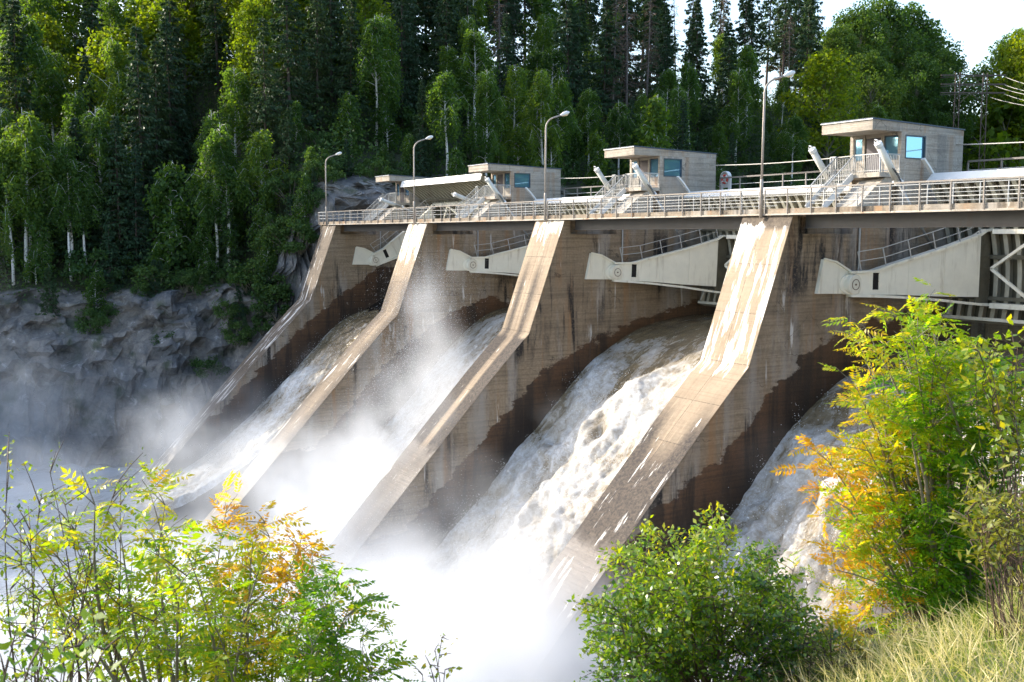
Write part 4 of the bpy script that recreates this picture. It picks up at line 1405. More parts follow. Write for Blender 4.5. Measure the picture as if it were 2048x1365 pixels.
    tm = tr.mesh('trunk'); tm.materials.append(wood)
    tm.polygons.foreach_set('use_smooth', [True] * len(tm.polygons))
    return me, tm


PROTO = {}
def proto(kind, H, n, count):
    PROTO[kind] = [make_tree(kind, H, 100 + 7 * k + len(kind) * 31, n) for k in range(count)]
    PROTO[kind + '_H'] = H


proto('birch', 14.0, 6200, 4)
proto('sapling', 7.0, 3000, 2)
proto('spruce', 20.0, 7500, 3)
proto('young_spruce', 7.0, 3600, 2)
proto('thin_spruce', 22.0, 4500, 3)
proto('dead_spruce', 20.0, 1300, 2)
proto('aspen', 17.0, 17000, 3)
proto('lime_tree', 14.0, 9000, 2)
proto('bush', 4.0, 3000, 3)
proto('pale_bush', 4.0, 3000, 1)
KNAME = {'birch': ('birch_tree', 'birch'), 'sapling': ('birch_sapling', 'birch'), 'spruce': ('spruce_tree', 'spruce'), 'young_spruce': ('young_spruce', 'spruce'), 'thin_spruce': ('ridge_spruce', 'spruce'),
         'dead_spruce': ('dead_spruce', 'dead tree'), 'aspen': ('aspen_tree', 'aspen'), 'lime_tree': ('maple_tree', 'maple'), 'bush': ('bush', 'bush'), 'pale_bush': ('bush', 'bush')}
KLOOK = {'birch': 'white stemmed birch with drooping green crown', 'sapling': 'young slender birch with light drooping crown', 'spruce': 'tall dark green spruce', 'young_spruce': 'small dense young spruce',
         'thin_spruce': 'tall thin spruce with bare lower trunk', 'dead_spruce': 'dead grey brown spruce with bare branches', 'aspen': 'broad round crowned green aspen',
         'lime_tree': 'sunlit yellow green maple', 'bush': 'dense green bush', 'pale_bush': 'sunlit yellow green bush'}


def plant(kind, x, y, z, H, label, group, lean=0.0):
    nm, cat = KNAME[kind]
    cm, tm = random.choice(PROTO[kind])
    s = H / PROTO[kind + '_H']
    root = empty(nm, (x, y, z - .15), label, cat, group, (random.uniform(-.03, .03) + lean, random.uniform(-.03, .03), random.uniform(0, 6.28)))
    k = random.uniform(.88, 1.12)
    root.scale = (s * k, s * k, s)
    if 'bush' not in kind or True: link('trunk' if 'bush' not in kind else 'branch_frame', tm, None, root)
    link('crown' if 'bush' not in kind else 'foliage', cm, None, root)
    return root


def pix(x, y, z):
    d = Vector((x, y, z)) - CAM
    k = d.dot(CF)
    return 1024 + FPX * d.dot(RT) / k, 682.5 - FPX * d.dot(CU) / k


def where(u, y, d):
    if y < -2:
        b = 'above the rock cliff' if d < 22 else 'high on the wooded slope'
        b += ' at the left edge' if u < 150 else (' left of the dam' if u < 420 else ' beside the dam end')
        return b
    for lim, s in ((760, 'behind the farthest street lamp'), (940, 'behind the raised gate'), (1130, 'behind the second control house'), (1290, 'left of the middle control house'),
                   (1450, 'behind the middle control house'), (1640, 'behind the nearest street lamp'), (1930, 'behind the nearest control house')):
        if u < lim: return s + (' near the water' if d < 16 else (' up the slope' if d < 36 else ' on the ridge'))
    return 'at the far right' + (' near the water' if d < 16 else ' on the slope')


random.seed(5)
count = 0
rows = [(7.4, 3.0), (9.0, 4.6), (11.5, 4.0), (14.5, 5.0), (19, 5.2), (26, 6.0), (34, 6.2), (42, 5.8), (48, 5.2), (55, 5.6), (63, 6.2)]
for ri, (d0, step) in enumerate(rows):
    y = -58.0 + random.random() * step
    while y < 235:
        yy_ = y + random.uniform(-.4, .4) * step
        d = d0 + random.uniform(-2.2, 2.2)
        if yy_ > 0: d = d - 4.5 if ri < 2 else d
        x = float(xb(yy_)) - d
        y += step * (1.0 if yy_ < 60 else 1.45)
        z = hill_z(x, yy_)
        u, v = pix(x, yy_, z)
        if u < -90 or u > 2110: continue
        if -3 < yy_ < 12 and d < 6: continue
        r = random.random()
        if u > 1925 and d > 30: continue
        if u > 1860 and d > 34: continue
        if ri in (0, 2):
            kind = 'sapling' if r < .25 else ('young_spruce' if r < .5 else 'bush')
        elif ri == 1:
            kind = 'birch' if r < .5 else ('sapling' if r < .62 else ('spruce' if r < .8 else 'bush'))
        elif ri in (3, 4):
            kind = 'birch' if r < .38 else ('sapling' if r < .5 else ('spruce' if r < .88 else 'bush'))
        elif ri in (5, 6):
            kind = 'birch' if r < .42 else ('spruce' if r < (.85 if u < 760 else .9) else ('lime_tree' if u < 760 else 'dead_spruce'))
        else:
            if u < 420: kind = 'birch' if r < .45 else ('lime_tree' if r < .62 else 'spruce')
            elif u < 780: kind = 'birch' if r < .5 else ('lime_tree' if r < .66 else 'spruce')
            else: kind = 'thin_spruce' if r < .62 else ('dead_spruce' if r < .8 else ('spruce' if r < .9 else 'birch'))
        if u > 1620 and d < 40: kind = random.choice(['bush', 'bush', 'sapling', 'birch']) if u < 1930 else 'bush'
        if u > 1620 and d >= 40: kind = 'aspen' if u > 1640 else kind
        if u > 1925: kind = random.choice(['bush', 'pale_bush', 'pale_bush']) 
        Hh = {'birch': random.uniform(11, 16) * (1.25 if ri > 5 else 1), 'sapling': random.uniform(5.5, 8.5), 'spruce': random.uniform(16, 25), 'young_spruce': random.uniform(4, 8.5), 'thin_spruce': random.uniform(25, 33), 'dead_spruce': random.uniform(19, 27),
              'aspen': random.uniform(14, 20), 'lime_tree': random.uniform(13, 19), 'bush': random.uniform(2.8, 5.5), 'pale_bush': random.uniform(2.5, 5)}[kind]
        if ri == 1 and kind == 'spruce': Hh *= .6
        if ri >= 6 and u < 1300 and kind != 'bush': Hh *= 1.18
        if u > 1640 and kind in ('birch', 'sapling'): Hh *= .8
        plant(kind, x, yy_, z, Hh, KLOOK[kind] + ' ' + where(u, yy_, d), 'trees of the forested far bank')
        count += 1

# undergrowth covering the slope: one mass of low leaves
rng = np.random.default_rng(77)
N = 240000
Yu = rng.uniform(-62, 190, N); Du = rng.uniform(5, 56, N)
clump = vnoise(np.stack([Yu, Du, Yu * 0], -1), .28, 3, 3)
kp = (clump + rng.normal(size=N) * .04) > .36
kp &= ~((Yu > -3) & (Yu < 11) & (Du < 6))
Yu, Du, clump = Yu[kp], Du[kp], clump[kp]
Xu = xb(Yu) - Du
Pz = hz(Yu, Du)
Q = np.stack([Xu, Yu, Pz], -1)
Q[:, 2] += (vnoise(Q, 0.08, 3, 4) - .5) * 3.0 * smooth01(Du, 5, 14) + rng.random(len(Q)) ** 1.5 * (clump - .30) * 10
s_ = rng.uniform(.25, .5, len(Q))
me = leaf_mesh('undergrowth', Q, unit(rng.normal(size=Q.shape) + np.array([.3, 0, .1])), unit(rng.normal(size=Q.shape) + np.array([.2, 0, 1.])), s_, s_ * .6, L_BUSH, fold=.12)
tag(link('undergrowth', me), kind='stuff')


random.seed(41)
for k in range(46):
    yy_ = random.uniform(-52, 2.5)
    d = random.choice((1.5, 2.6, 3.6, 4.6, 5.2, 5.8, 6.4))
    if yy_ < -22 and d < 4.5 and random.random() < .75: continue
    x = float(xb(yy_)) - d
    z = hill_z(x, yy_)
    u, v = pix(x, yy_, z)
    if u < -40 or u > 640: continue
    kind = random.choice(('bush', 'bush', 'bush', 'young_spruce', 'sapling'))
    plant(kind, x + .5, yy_, z - .2, random.uniform(2.2, 4.5) if kind == 'bush' else random.uniform(3.5, 6), KLOOK[kind] + (' rooted in the rock face' if d < 4 else ' overhanging the cliff edge') + (' at the left' if u < 250 else (' left of the dam' if u < 480 else ' beside the farthest pier')), 'trees of the forested far bank')

for k in range(13):
    yy_ = -7.5 + 9.5 * k / 12 + random.uniform(-.4, .4); d = random.uniform(2.5, 7.0)
    x = float(xb(yy_)) - d; z = hill_z(x, yy_)
    kind = random.choice(('bush', 'bush', 'young_spruce', 'sapling'))
    plant(kind, x + .6, yy_, z - .2, random.uniform(2.6, 5.0), KLOOK[kind] + ' squeezed between the rock and the farthest pier', 'trees of the forested far bank')

for k in range(16):
    yy_ = random.uniform(-40, -15); d = random.uniform(8, 14)
    x = float(xb(yy_)) - d; z = hill_z(x, yy_)
    kind = random.choice(('spruce', 'spruce', 'birch'))
    plant(kind, x, yy_, z, random.uniform(15, 20), KLOOK[kind] + ' in the dense front row above the rock cliff', 'trees of the forested far bank')
for k in range(11):
    yy_ = random.uniform(2.5, 13); d = random.uniform(2.5, 8)
    x = float(xb(yy_)) - d; z = hill_z(x, yy_)
    kind = random.choice(('bush', 'young_spruce', 'sapling'))
    plant(kind, x, yy_, z - .2, random.uniform(2.2, 4.5), KLOOK[kind] + ' on the rock outcrop behind the farthest street lamp', 'trees of the forested far bank')

# unseen wood added further down the left bank to shade the pool
rng = np.random.default_rng(91)
Cn, Sz = [], []
for k in range(70):
    yy_ = rng.uniform(-150, -63); d = rng.uniform(7, 34); H = rng.uniform(13, 22)
    x = float(xb(yy_)) - d; z = hill_z(x, yy_)
    m = 700
    t = rng.random(m) ** .8; a = rng.uniform(0, 6.28, m); r = (1 - t) * H * .17 * np.sqrt(rng.random(m)) + .2
    Cn.append(np.stack([x + r * np.cos(a), yy_ + r * np.sin(a), z + 1 + t * (H - 1)], -1))
Cn = np.concatenate(Cn)
me = leaf_mesh('unseen_shade_wood', Cn, unit(rng.normal(size=Cn.shape) + np.array([0, 0, -.5])), rand_dirs(len(Cn)), 1.1, .6, L_SPRUCE)
tag(link('unseen_shade_wood', me), kind='stuff')

def plant_at(kind, u, t, vtop, label, group='trees of the forested far bank', hmin=2.0, dmin=None):
    d = ray(u, 300)
    def xy(t_):
        k = t_ / math.hypot(d.x, d.y)
        return CAM.x + d.x * k, CAM.y + d.y * k
    if dmin is not None:       # first spot along this direction that lies dmin behind the bank line
        t = 80.0
        while float(xb(xy(t)[1])) - xy(t)[0] < dmin: t += .5
    x, y = xy(t)
    z = hill_z(x, y)
    top = at_depth(u, vtop, t).z
    return plant(kind, x, y, z, max(hmin, top - z + .15), label, group)


random.seed(21)
for u, t, v, lab in ((1672, 178, 60, 'round aspen left of the nearest control house roof, edge of the tall group'), (1712, 186, 20, 'tall aspen behind the nearest control house, left top of the group'),
                     (1770, 182, 0, 'tallest aspen behind the nearest control house roof'), (1808, 188, 18, 'tall aspen second from the right in the aspen group'),
                     (1846, 180, 62, 'aspen with heavy dark crown behind the right end of the nearest control house'), (1880, 184, 108, 'rightmost aspen of the group, its crown leaning to the open sky'),
                     (1745, 174, 110, 'lower aspen in front of the tall group above the nearest roof'), (1826, 174, 120, 'lower dark aspen above the roof right of the middle')):
    plant_at('aspen', u, t, v, lab, dmin=18 if v > 100 else 30)
for u, t, v, kind, lab in ((2004, 224, 82, 'aspen', 'loose aspen at the right edge beside the power pylon'), (2030, 216, 62, 'lime_tree', 'yellow green maple at the right edge of the sky'),
                           (2062, 214, 70, 'lime_tree', 'yellow green maple cut by the right edge'), (2026, 212, 150, 'lime_tree', 'lower sunlit maple beside the power lines'), (2046, 206, 160, 'pale_bush', 'sunlit bush under the power lines at the right edge'),
                           (1608, 172, -30, 'spruce', 'tall pointed spruce standing against the sky left of the aspens'), (1655, 168, 105, 'lime_tree', 'bright yellow green maple between spruce and aspens'),
                           (1222, 150, -40, 'dead_spruce', 'tall grey dead spruce with bare branches above the middle control house, left one'), (1252, 152, -60, 'dead_spruce', 'tall grey dead spruce with bare branches above the middle control house, centre one'), (1290, 154, -30, 'dead_spruce', 'tall grey dead spruce with bare branches above the middle control house, right one'), (1028, 132, 128, 'birch', 'birch behind the raised gate end, crown lit at the top'), (1176, 140, 175, 'birch', 'birch between second and middle control house with long white stem'),
                           (1085, 128, 140, 'birch', 'pair birch behind the second control house, left stem'), (1108, 130, 150, 'birch', 'pair birch behind the second control house, right stem'),
                           (1280, 148, 185, 'birch', 'birch rising straight behind the middle control house roof'), (1300, 138, 190, 'sapling', 'leaning young birch behind the middle control house'),
                           ):
    plant_at(kind, u, t, v, lab)
for u, dm, v, kind, lab in ((455, 8, 245, 'birch', 'birch in front of the dark spruces left of the dam'), (330, 7.5, 320, 'sapling', 'thin birch with a white stem above the rock cliff'),
                           (45, 7.5, 215, 'birch', 'birch at the far left edge in hazy light'), (130, 8, 310, 'birch', 'birch with drooping twigs above the cliff at the left'),
                           (235, 24, 70, 'birch', 'tall birch with leaning white stem on the upper left slope'), (70, 28, 20, 'birch', 'tall birch with pale curved stem at the upper left'),
                           (560, 6.5, 400, 'spruce', 'dark spruce at the cliff beside the farthest pier'), (600, 6, 455, 'bush', 'dark bush hanging beside the farthest pier'),
                           (535, 5.6, 560, 'bush', 'dark bush low on the rocks beside the farthest pier'), (440, 6, 575, 'bush', 'dark bush on the cliff edge left of the dam'),
                           (585, 6, 520, 'spruce', 'small spruce close to the farthest pier'), (490, 5.6, 590, 'sapling', 'young birch on the lower rocks beside the farthest pier'),
                           (395, 6, 600, 'bush', 'low bush on the cliff edge above the white streaked rock'), (470, 3.6, 660, 'bush', 'bush growing out of the rock face left of the farthest pier'), (515, 3.2, 640, 'bush', 'bush growing out of the rock close to the farthest pier')):
    plant_at(kind, u, 0, v, lab, dmin=dm)
for k, (x, y, h) in enumerate(((84, 69, 18), (87, 74, 20), (90, 79, 21), (94, 84, 22), (96, 77, 24), (82, 73, 16))):
    plant('spruce' if k % 2 else 'aspen', x, y, 2.0, h, 'tree on the near bank mirrored in the side windows of the control houses', 'trees mirrored in the windows')

# ------------------------------------------------------------------ power pylon and lines
t = 196.0
pb = at_depth(1966, 262, t)
pb.z = hill_z(pb.x, pb.y)
scale = t / FPX
top = at_depth(1966, 146, t).z
root = empty('power_pylon', pb, 'rusty lattice power pylon with three cross arms behind the aspens', 'pylon')
Hp = top - pb.z
def PV(r, h): return RT * r + Vector((0, 0, h))
m = MB()
M_PYL = simple('pylon_steel', (0.12, 0.09, 0.07), 0.7, 0.3, 3, .2)
for c in (0.0, -4.6):
    mm = MB()
    for dx in (-.35, .35): mm.bar(PV(c + dx * 1.4, 0), PV(c + dx, Hp), .13, .13)
    n = 12
    for k in range(n):
        a, b_ = (-.4, .4) if k % 2 else (.4, -.4)
        mm.bar(PV(c + a, Hp * k / n), PV(c + b_, Hp * (k + 1) / n), .07, .07)
    mm.build('mast', M_PYL, root)
for v in (151, 169, 186):
    h = at_depth(1966, v, t).z - pb.z
    a = MB()
    a.bar(PV(-7.4, h), PV(3.4, h), .16, .18); a.bar(PV(-7.4, h - .35), PV(3.4, h - .1), .08, .08)
    for s in (-1, 1): a.bar(PV(-2.3, h), PV(-2.3 + s * 2.1, h - 2.0), .09, .09)
    a.build('cross_arm', M_PYL, root)
for k, (v0, v1, r) in enumerate(((152, 160, 3.2), (168, 172, 3.2), (170, 177, 1.6), (186, 192, 3.2), (193, 197, 1.0))):
    a = pb + PV(r, at_depth(1966, v0, t).z - pb.z - .2)
    e = at_depth(2260, v1 + (v1 - v0) * 2, 150.0)
    pts = [a.lerp(e, q / 10) + Vector((0, 0, -1.2 * (1 - (q / 5 - 1) ** 2))) for q in range(11)]
    b = MB(); b.tube([p - a for p in pts], .045, 5)
    o = b.build('power_line', M_CABLE, None, True, a)
    tag(o, 'pale sagging power line ' + ('from the top arm', 'from the outer end of the middle arm', 'from the inner end of the middle arm', 'from the outer end of the lowest arm', 'from the inner end of the lowest arm')[k] + ' of the pylon', 'power line', 'power lines')

# ------------------------------------------------------------------ foreground plants
ROW = [(0.045, 0.16, 0.014), (0.13, 0.29, 0.016), (0.30, 0.38, 0.014), (0.52, 0.36, 0.015), (0.56, 0.27, 0.05)]
L_ROWAN = leafmat('rowan_leaves', ROW, (1.7, 1.6, .5), 0.62, True, .4, .4)
L_SALLOW = leafmat('sallow_leaves', [(0.02, 0.055, 0.018), (0.075, 0.18, 0.02), (0.22, 0.31, 0.02), (0.38, 0.34, 0.03)], (1.8, 1.65, .4), 0.5, True, .9, .26)
L_WILLOW = leafmat('willow_leaves', [(0.06, 0.12, 0.02), (0.17, 0.2, 0.02), (0.33, 0.30, 0.03)], (1.4, 1.3, .5), 0.4, True, .7, .3)
L_PINE = leafmat('pine_needles', [(0.03, 0.10, 0.02), (0.06, 0.16, 0.03)], (1.3, 1.3, .5), .3, True)


def pinnate(pos, dr, nrm, Ls, tint, rng, pairs=6, lw=0.34):
    """arrays for pinnate leaves -> leaflet arrays"""
    C, D, Nn, L, T = [], [], [], [], []
    side = unit(np.cross(dr, nrm))
    up = np.cross(side, dr)
    for k in range(pairs):
        t = .24 + .72 * k / (pairs - 1)
        base = pos + dr * (Ls * t)[:, None] - up * (Ls * t * t * .28)[:, None]
        ll = Ls * .36 * (1 - .35 * abs(t - .55) / .45)
        for s in (-1, 1):
            d = unit(side * s * .88 + dr * .42 - up * .30 + rng.normal(size=pos.shape) * .10)
            C.append(base); D.append(d); Nn.append(unit(up + rng.normal(size=pos.shape) * .25)); L.append(ll); T.append(tint)
    base = pos + dr * (Ls * .97)[:, None] - up * (Ls * .26)[:, None]
    C.append(base); D.append(unit(dr - up * .45)); Nn.append(up); L.append(Ls * .34); T.append(tint)
    return np.concatenate(C), np.concatenate(D), np.concatenate(Nn), np.concatenate(L), np.concatenate(T)


def fg_plant(name, base, tips, label, cat, kind, leaf, bark, seed, stem_r=.022, leafL=.16, per_tip=30, spread=.28, group=None, twig=7, sub=3):
    """tips: list of (point, tint, stem index or None). Skeleton: stems from base towards tips, twigs round every tip carrying the leaves"""
    random.seed(seed); rng = np.random.default_rng(seed)
    root = empty(name, base, label, cat, group)
    B0 = Vector(base)
    if kind == 'pinnate': per_tip = int(per_tip * 1.35); twig = int(twig * 1.5); tips = [(a, b if b < .5 else b - .06, c) for a, b, c in tips]
    elif kind == 'simple': per_tip = int(per_tip * 1.7); tips = [(a, min(1, b + .1), c) for a, b, c in tips]
    wood = MB(); pos, dr, tin = [], [], []
    for tip, tint, _ in tips:
        tip = Vector(tip) - B0
        d = tip.length
        side = Vector((random.uniform(-.1, .1), random.uniform(-.1, .1), 0)) * d
        st = Vector((random.uniform(-.12, .12), random.uniform(-.12, .12), 0))
        pts = [st + (tip - st) * q + side * math.sin(q * PI) * .8 + Vector((0, 0, .10 * d * math.sin(q * PI))) for q in np.linspace(0, 1, 11)]
        rad = [max(.0028, stem_r * (d / 3.0) * (1 - .93 * q)) for q in np.linspace(0, 1, 11)]
        wood.tube(pts, rad, 6, False)
        for k in range(twig):
            q = random.uniform(.55, 1.0) if k < twig - 2 else 1.0
            p = along(pts, min(.999, q))
            axis = (pts[-1] - pts[-4]).normalized()
            o = Vector(rng.normal(size=3)); o.z *= .55; o.normalize()
            L = spread * random.uniform(.5, 1.25) * (1.25 - .35 * q)
            dirn = (o * .85 + axis * .55).normalized()
            e = p + dirn * L
            mid = p.lerp(e, .5) + Vector((0, 0, .04 * L))
            wood.tube([p, mid, e], [.0045, .0032, .0018], 4, False)
            for j in range(max(2, per_tip // twig)):
                a = random.random() ** .7
                c = p.lerp(mid, a * 2) if a < .5 else mid.lerp(e, a * 2 - 1)
                l = Vector(rng.normal(size=3)); l.z = l.z * .35 + .05
                l = (l.normalized() * .9 + dirn * .5).normalized()
                pos.append(tuple(c)); dr.append(tuple(l)); tin.append(min(1, max(0, tint + rng.normal() * .07)))
    pos, dr, tin = np.array(pos), np.array(dr), np.array(tin)
    n = len(pos)
    nrm = unit(rng.normal(size=(n, 3)) * .35 + np.array([0, 0, 1.]))
    if kind == 'pinnate':
        C, D, Nn, L, T = pinnate(pos, dr, nrm, leafL * 1.22 * rng.uniform(.65, 1.15, n), tin, rng)
        me = leaf_mesh('foliage', C, D, Nn, L, L * .40, leaf, T, .08)
    elif kind == 'simple':
        k = sub
        C = np.repeat(pos, k, 0) + rng.normal(size=(n * k, 3)) * leafL * .55
        D = unit(np.repeat(dr, k, 0) + rng.normal(size=(n * k, 3)) * .7 + np.array([0, 0, -.12]))
        Nn = unit(rng.normal(size=(n * k, 3)) * .6 + np.array([0, 0, 1.]))
        L = leafL * rng.uniform(.6, 1.2, n * k)
        me = leaf_mesh('foliage', C, D, Nn, L, L * .52, leaf, np.clip(np.repeat(tin, k) + rng.normal(size=n * k) * .12, 0, 1), .14)
    elif kind == 'long':
        k = sub
        C = np.repeat(pos, k, 0) + rng.normal(size=(n * k, 3)) * leafL * .3
        D = unit(np.repeat(dr, k, 0) + rng.normal(size=(n * k, 3)) * .5)
        Nn = unit(rng.normal(size=(n * k, 3)) * .5 + np.array([0, 0, 1.]))
        L = leafL * rng.uniform(.6, 1.2, n * k)
        me = leaf_mesh('foliage', C, D, Nn, L, L * .30, leaf, np.clip(np.repeat(tin, k) + rng.normal(size=n * k) * .12, 0, 1), .12)
    else:  # needles
        k = 14
        C = np.repeat(pos, k, 0); D = unit(np.repeat(dr, k, 0) * .8 + rng.normal(size=(n * k, 3)) * .6 + np.array([0, 0, .2]))
        me = leaf_mesh('foliage', C, D, rand_dirs(n * k), leafL, leafL * .05, leaf, np.full(n * k, .5))
    link('foliage', me, None, root)
    wm = wood.mesh('stem', True)
    link('stem', wm, bark, root)
    return root


def fgp(u, v, f):
    """foreground point at photo pixel and forward distance f"""
    d = ray(u, v)
    k = f / (d.x * FW.x + d.y * FW.y)
    return CAM + d * k


def fbase(u, f):
    p = fgp(u, 1100, f); r, ff_ = to_rf(p.x, p.y)
    return Vector((p.x, p.y, float(near_z(np.array(r), np.array(ff_))) - .1))


def tipset(lst, f, jit, seed):
    random.seed(seed)
    return [(fgp(u, v, f + random.uniform(-jit, jit)), t, None) for u, v, t in lst]


def cloud(poly, n, tintf, seed):
    """n random pixel targets inside a polygon"""
    random.seed(seed)
    us = [p[0] for p in poly]; vs = [p[1] for p in poly]
    out = []
    while len(out) < n:
        u, v = random.uniform(min(us), max(us)), random.uniform(min(vs), max(vs))
        c = False
        for (a, b), (e, g) in zip(poly, poly[1:] + poly[:1]):
            if (b > v) != (g > v) and u < (e - a) * (v - b) / (g - b) + a: c = not c
        if c: out.append((u, v, tintf(u, v)))
    return out


GRP = 'rowans and bushes on the near bank'
# left rowans
fg_plant('rowan_tree', fbase(372, 7.6), tipset([(190, 1010, .60), (300, 985, .58), (330, 1010, .56), (240, 1060, .42), (150, 1090, .52), (90, 1080, .55), (310, 1080, .4), (200, 1150, .4), (360, 1160, .5), (380, 1120, .5),
         (130, 1210, .42), (260, 1210, .38), (330, 1250, .36), (420, 1230, .45), (190, 1290, .45), (300, 1330, .4),  (60, 1150, .5), (350, 1180, .4), (280, 1140, .4)], 7.6, .9, 1),
         'yellow green rowan at the lower left, tallest of the left rowans', 'rowan', 'pinnate', L_ROWAN, B_ROWAN, 31, .03, .17, 30, .26, GRP)
fg_plant('rowan_tree', fbase(482, 8.0), tipset([(452, 1022, .88), (530, 1045, .8), (540, 1075, .74), (505, 1085, .52), (500, 1130, .46), (460, 1120, .48), (520, 1150, .55), (440, 1180, .45), (500, 1210, .45), (545, 1210, .4), (430, 1270, .5), (500, 1290, .4), (460, 1340, .45), (560, 1330, .4), (425, 1150, .6)], 8.0, .4, 2),
         'orange topped slim rowan in the middle of the left group', 'rowan', 'pinnate', L_ROWAN, B_ROWAN, 32, .022, .17, 28, .24, GRP)
fg_plant('rowan_tree', fbase(590, 8.2), tipset([(600, 1090, .88), (590, 1110, .9), (625, 1125, .75), (610, 1150, .5), (575, 1170, .88), (570, 1220, .45), (600, 1240, .35), (560, 1280, .5), (600, 1320, .35)], 8.2, .35, 3),
         'orange tinted small rowan right of the slim orange one', 'rowan', 'pinnate', L_ROWAN, B_ROWAN, 33, .018, .16, 26, .22, GRP)
fg_plant('rowan_tree', fbase(650, 7.4), tipset([(655, 1160, .3), (670, 1190, .28), (640, 1220, .24), (690, 1235, .32), (625, 1290, .3), (660, 1280, .22), (720, 1280, .36), (745, 1310, .32), (690, 1340, .3), (640, 1350, .3), (740, 1345, .3)], 7.4, .35, 4),
         'dark green low rowan at the right end of the left group', 'rowan', 'pinnate', L_ROWAN, B_ROWAN, 34, .018, .16, 26, .22, GRP)
# grey green sallow at the far left
fg_plant('sallow_bush', fbase(90, 7.0), tipset([(15, 935, .55), (100, 945, .5), (80, 1000, .5), (130, 1010, .45), (235, 965, .5), (240, 1010, .5), (20, 1040, .5), (60, 1060, .5), (150, 1060, .5), (40, 1110, .5), (110, 1130, .45), (180, 1110, .4), (20, 1180, .5), (80, 1200, .4), (150, 1180, .4), (60, 1260, .4), (130, 1260, .4), (20, 1290, .4), (100, 1330, .4), (170, 1320, .4), (220, 1180, .4), (390, 1130, .3), (230, 1080, .4), (0, 1340, .4)], 7.0, .6, 5),
         'airy sallow with small shiny leaves at the left edge', 'bush', 'simple', L_SALLOW, B_TWIG, 41, .012, .045, 22, .30, GRP, 8, 2)
fg_plant('sallow_bush', fbase(110, 3.4), tipset([(30, 1270, .3), (90, 1285, .3), (160, 1290, .35), (210, 1300, .4), (60, 1330, .3), (130, 1340, .35), (200, 1350, .4), (10, 1350, .3)], 3.4, .3, 6),
         'blurred broad sallow leaves in the lower left corner', 'bush', 'simple', L_SALLOW, B_TWIG, 42, .012, .055, 9, .10, GRP, 4, 2)
fg_plant('birch_sapling', fbase(866, 7.0), tipset([(884, 1275, .8), (870, 1300, .7), (860, 1330, .6), (890, 1340, .6), (845, 1350, .6)], 7.0, .1, 7),
         'tiny birch shoot at the bottom edge in front of the white spray', 'birch', 'simple', L_SALLOW, B_TWIG, 43, .006, .05, 9, .08, GRP, 4, 1)
# round bush in the middle
poly = [(1180, 1365), (1190, 1290), (1200, 1205), (1215, 1150), (1255, 1100), (1340, 1075), (1420, 1060), (1470, 1080), (1530, 1110), (1560, 1160), (1600, 1230), (1650, 1290), (1660, 1365)]
tips = cloud(poly, 105, lambda u, v: .50 - .28 * (v - 1060) / 300 - .1 * (u > 1500), 8) + [(1425, 1052, .6), (1330, 1085, .62), (1235, 1115, .5), (1195, 1210, .45), (1180, 1290, .4), (1460, 1085, .5), (1525, 1120, .3), (1560, 1195, .25)]
fg_plant('alder_bush', fbase(1430, 7.8), tipset(tips, 7.8, .75, 9), 'dense round green bush in the middle of the near bank', 'bush', 'simple', L_SALLOW, B_TWIG, 44, .014, .052, 40, .24, GRP, 9, 3)
fg_plant('rowan_sapling', fbase(1598, 8.2), tipset([(1590, 1130, .45), (1570, 1160, .4), (1615, 1170, .4), (1590, 1200, .35), (1560, 1190, .42), (1610, 1215, .3), (1585, 1250, .3), (1605, 1260, .3)], 8.2, .1, 10),
         'thin bright green rowan sapling between round bush and orange rowan', 'rowan', 'pinnate', L_ROWAN, B_ROWAN, 45, .009, .11, 8, .09, GRP, 4)
fg_plant('pine_sapling', fbase(1525, 8.6), tipset([(1520, 1150, .5), (1500, 1180, .5), (1545, 1185, .5), (1520, 1200, .5), (1555, 1215, .5), (1500, 1230, .5)], 8.6, .2, 11),
         'small bright pine sapling peeping over the round bush', 'pine', 'needles', L_PINE, B_TWIG, 46, .012, .07, 30, .18, GRP, 7)
# big rowan at the right
def rt(u, v):
    e = .20 + .12 * math.sin(u * .03) + .10 * math.sin(v * .045)
    if v < 740: e = .47 - .0010 * (v - 620)
    elif u < 1790 and v > 800: e = random.choice((.22, .30, .36, .42, .26, .40, .60))
    if u < 1725 and v > 870: e = random.choice((.30, .38, .44, .36, .62))
    return e
poly = [(1850, 620), (1900, 680), (1990, 720), (2048, 700), (2048, 1150), (1960, 1240), (1850, 1260), (1760, 1230), (1700, 1150), (1690, 1040), (1700, 960), (1720, 860), (1790, 770), (1730, 700)]
tips = cloud(poly, 88, rt, 12) + [(1850, 608, .56), (1800, 640, .56), (1730, 655, .62), (1720, 690, .68), (1880, 650, .5), (1770, 690, .58), (1715, 780, .62), (1720, 800, .7), (1740, 845, .8), (1625, 938, .92), (1655, 922, .9), (1690, 900, .7),
         (1680, 1040, .85), (1700, 1020, .55), (1670, 1140, .9), (1705, 1200, .72), (1680, 1275, .7), (1730, 1260, .5), (1910, 720, .4), (1870, 700, .45), (1835, 665, .52), (1770, 850, .5), (1745, 990, .85), (1720, 1000, .9)]
fg_plant('rowan_tree', fbase(1905, 8.9), tipset(tips, 8.9, .8, 13), 'large rowan at the right with orange left side and yellow top', 'rowan', 'pinnate', L_ROWAN, B_ROWAN, 47, .026, .155, 30, .25, GRP)
poly = [(1940, 700), (2048, 670), (2080, 760), (2060, 820), (1960, 790)]
fg_plant('sallow_bush', fbase(2030, 8.0), tipset(cloud(poly, 18, lambda u, v: .6, 14), 8.0, .3, 15), 'pale sallow shoots beside the rowan top at the right edge', 'bush', 'simple', L_SALLOW, B_TWIG, 48, .009, .085, 26, .16, GRP, 6, 1)
poly = [(1930, 960), (1990, 920), (2070, 930), (2080, 1120), (1990, 1150), (1930, 1080)]
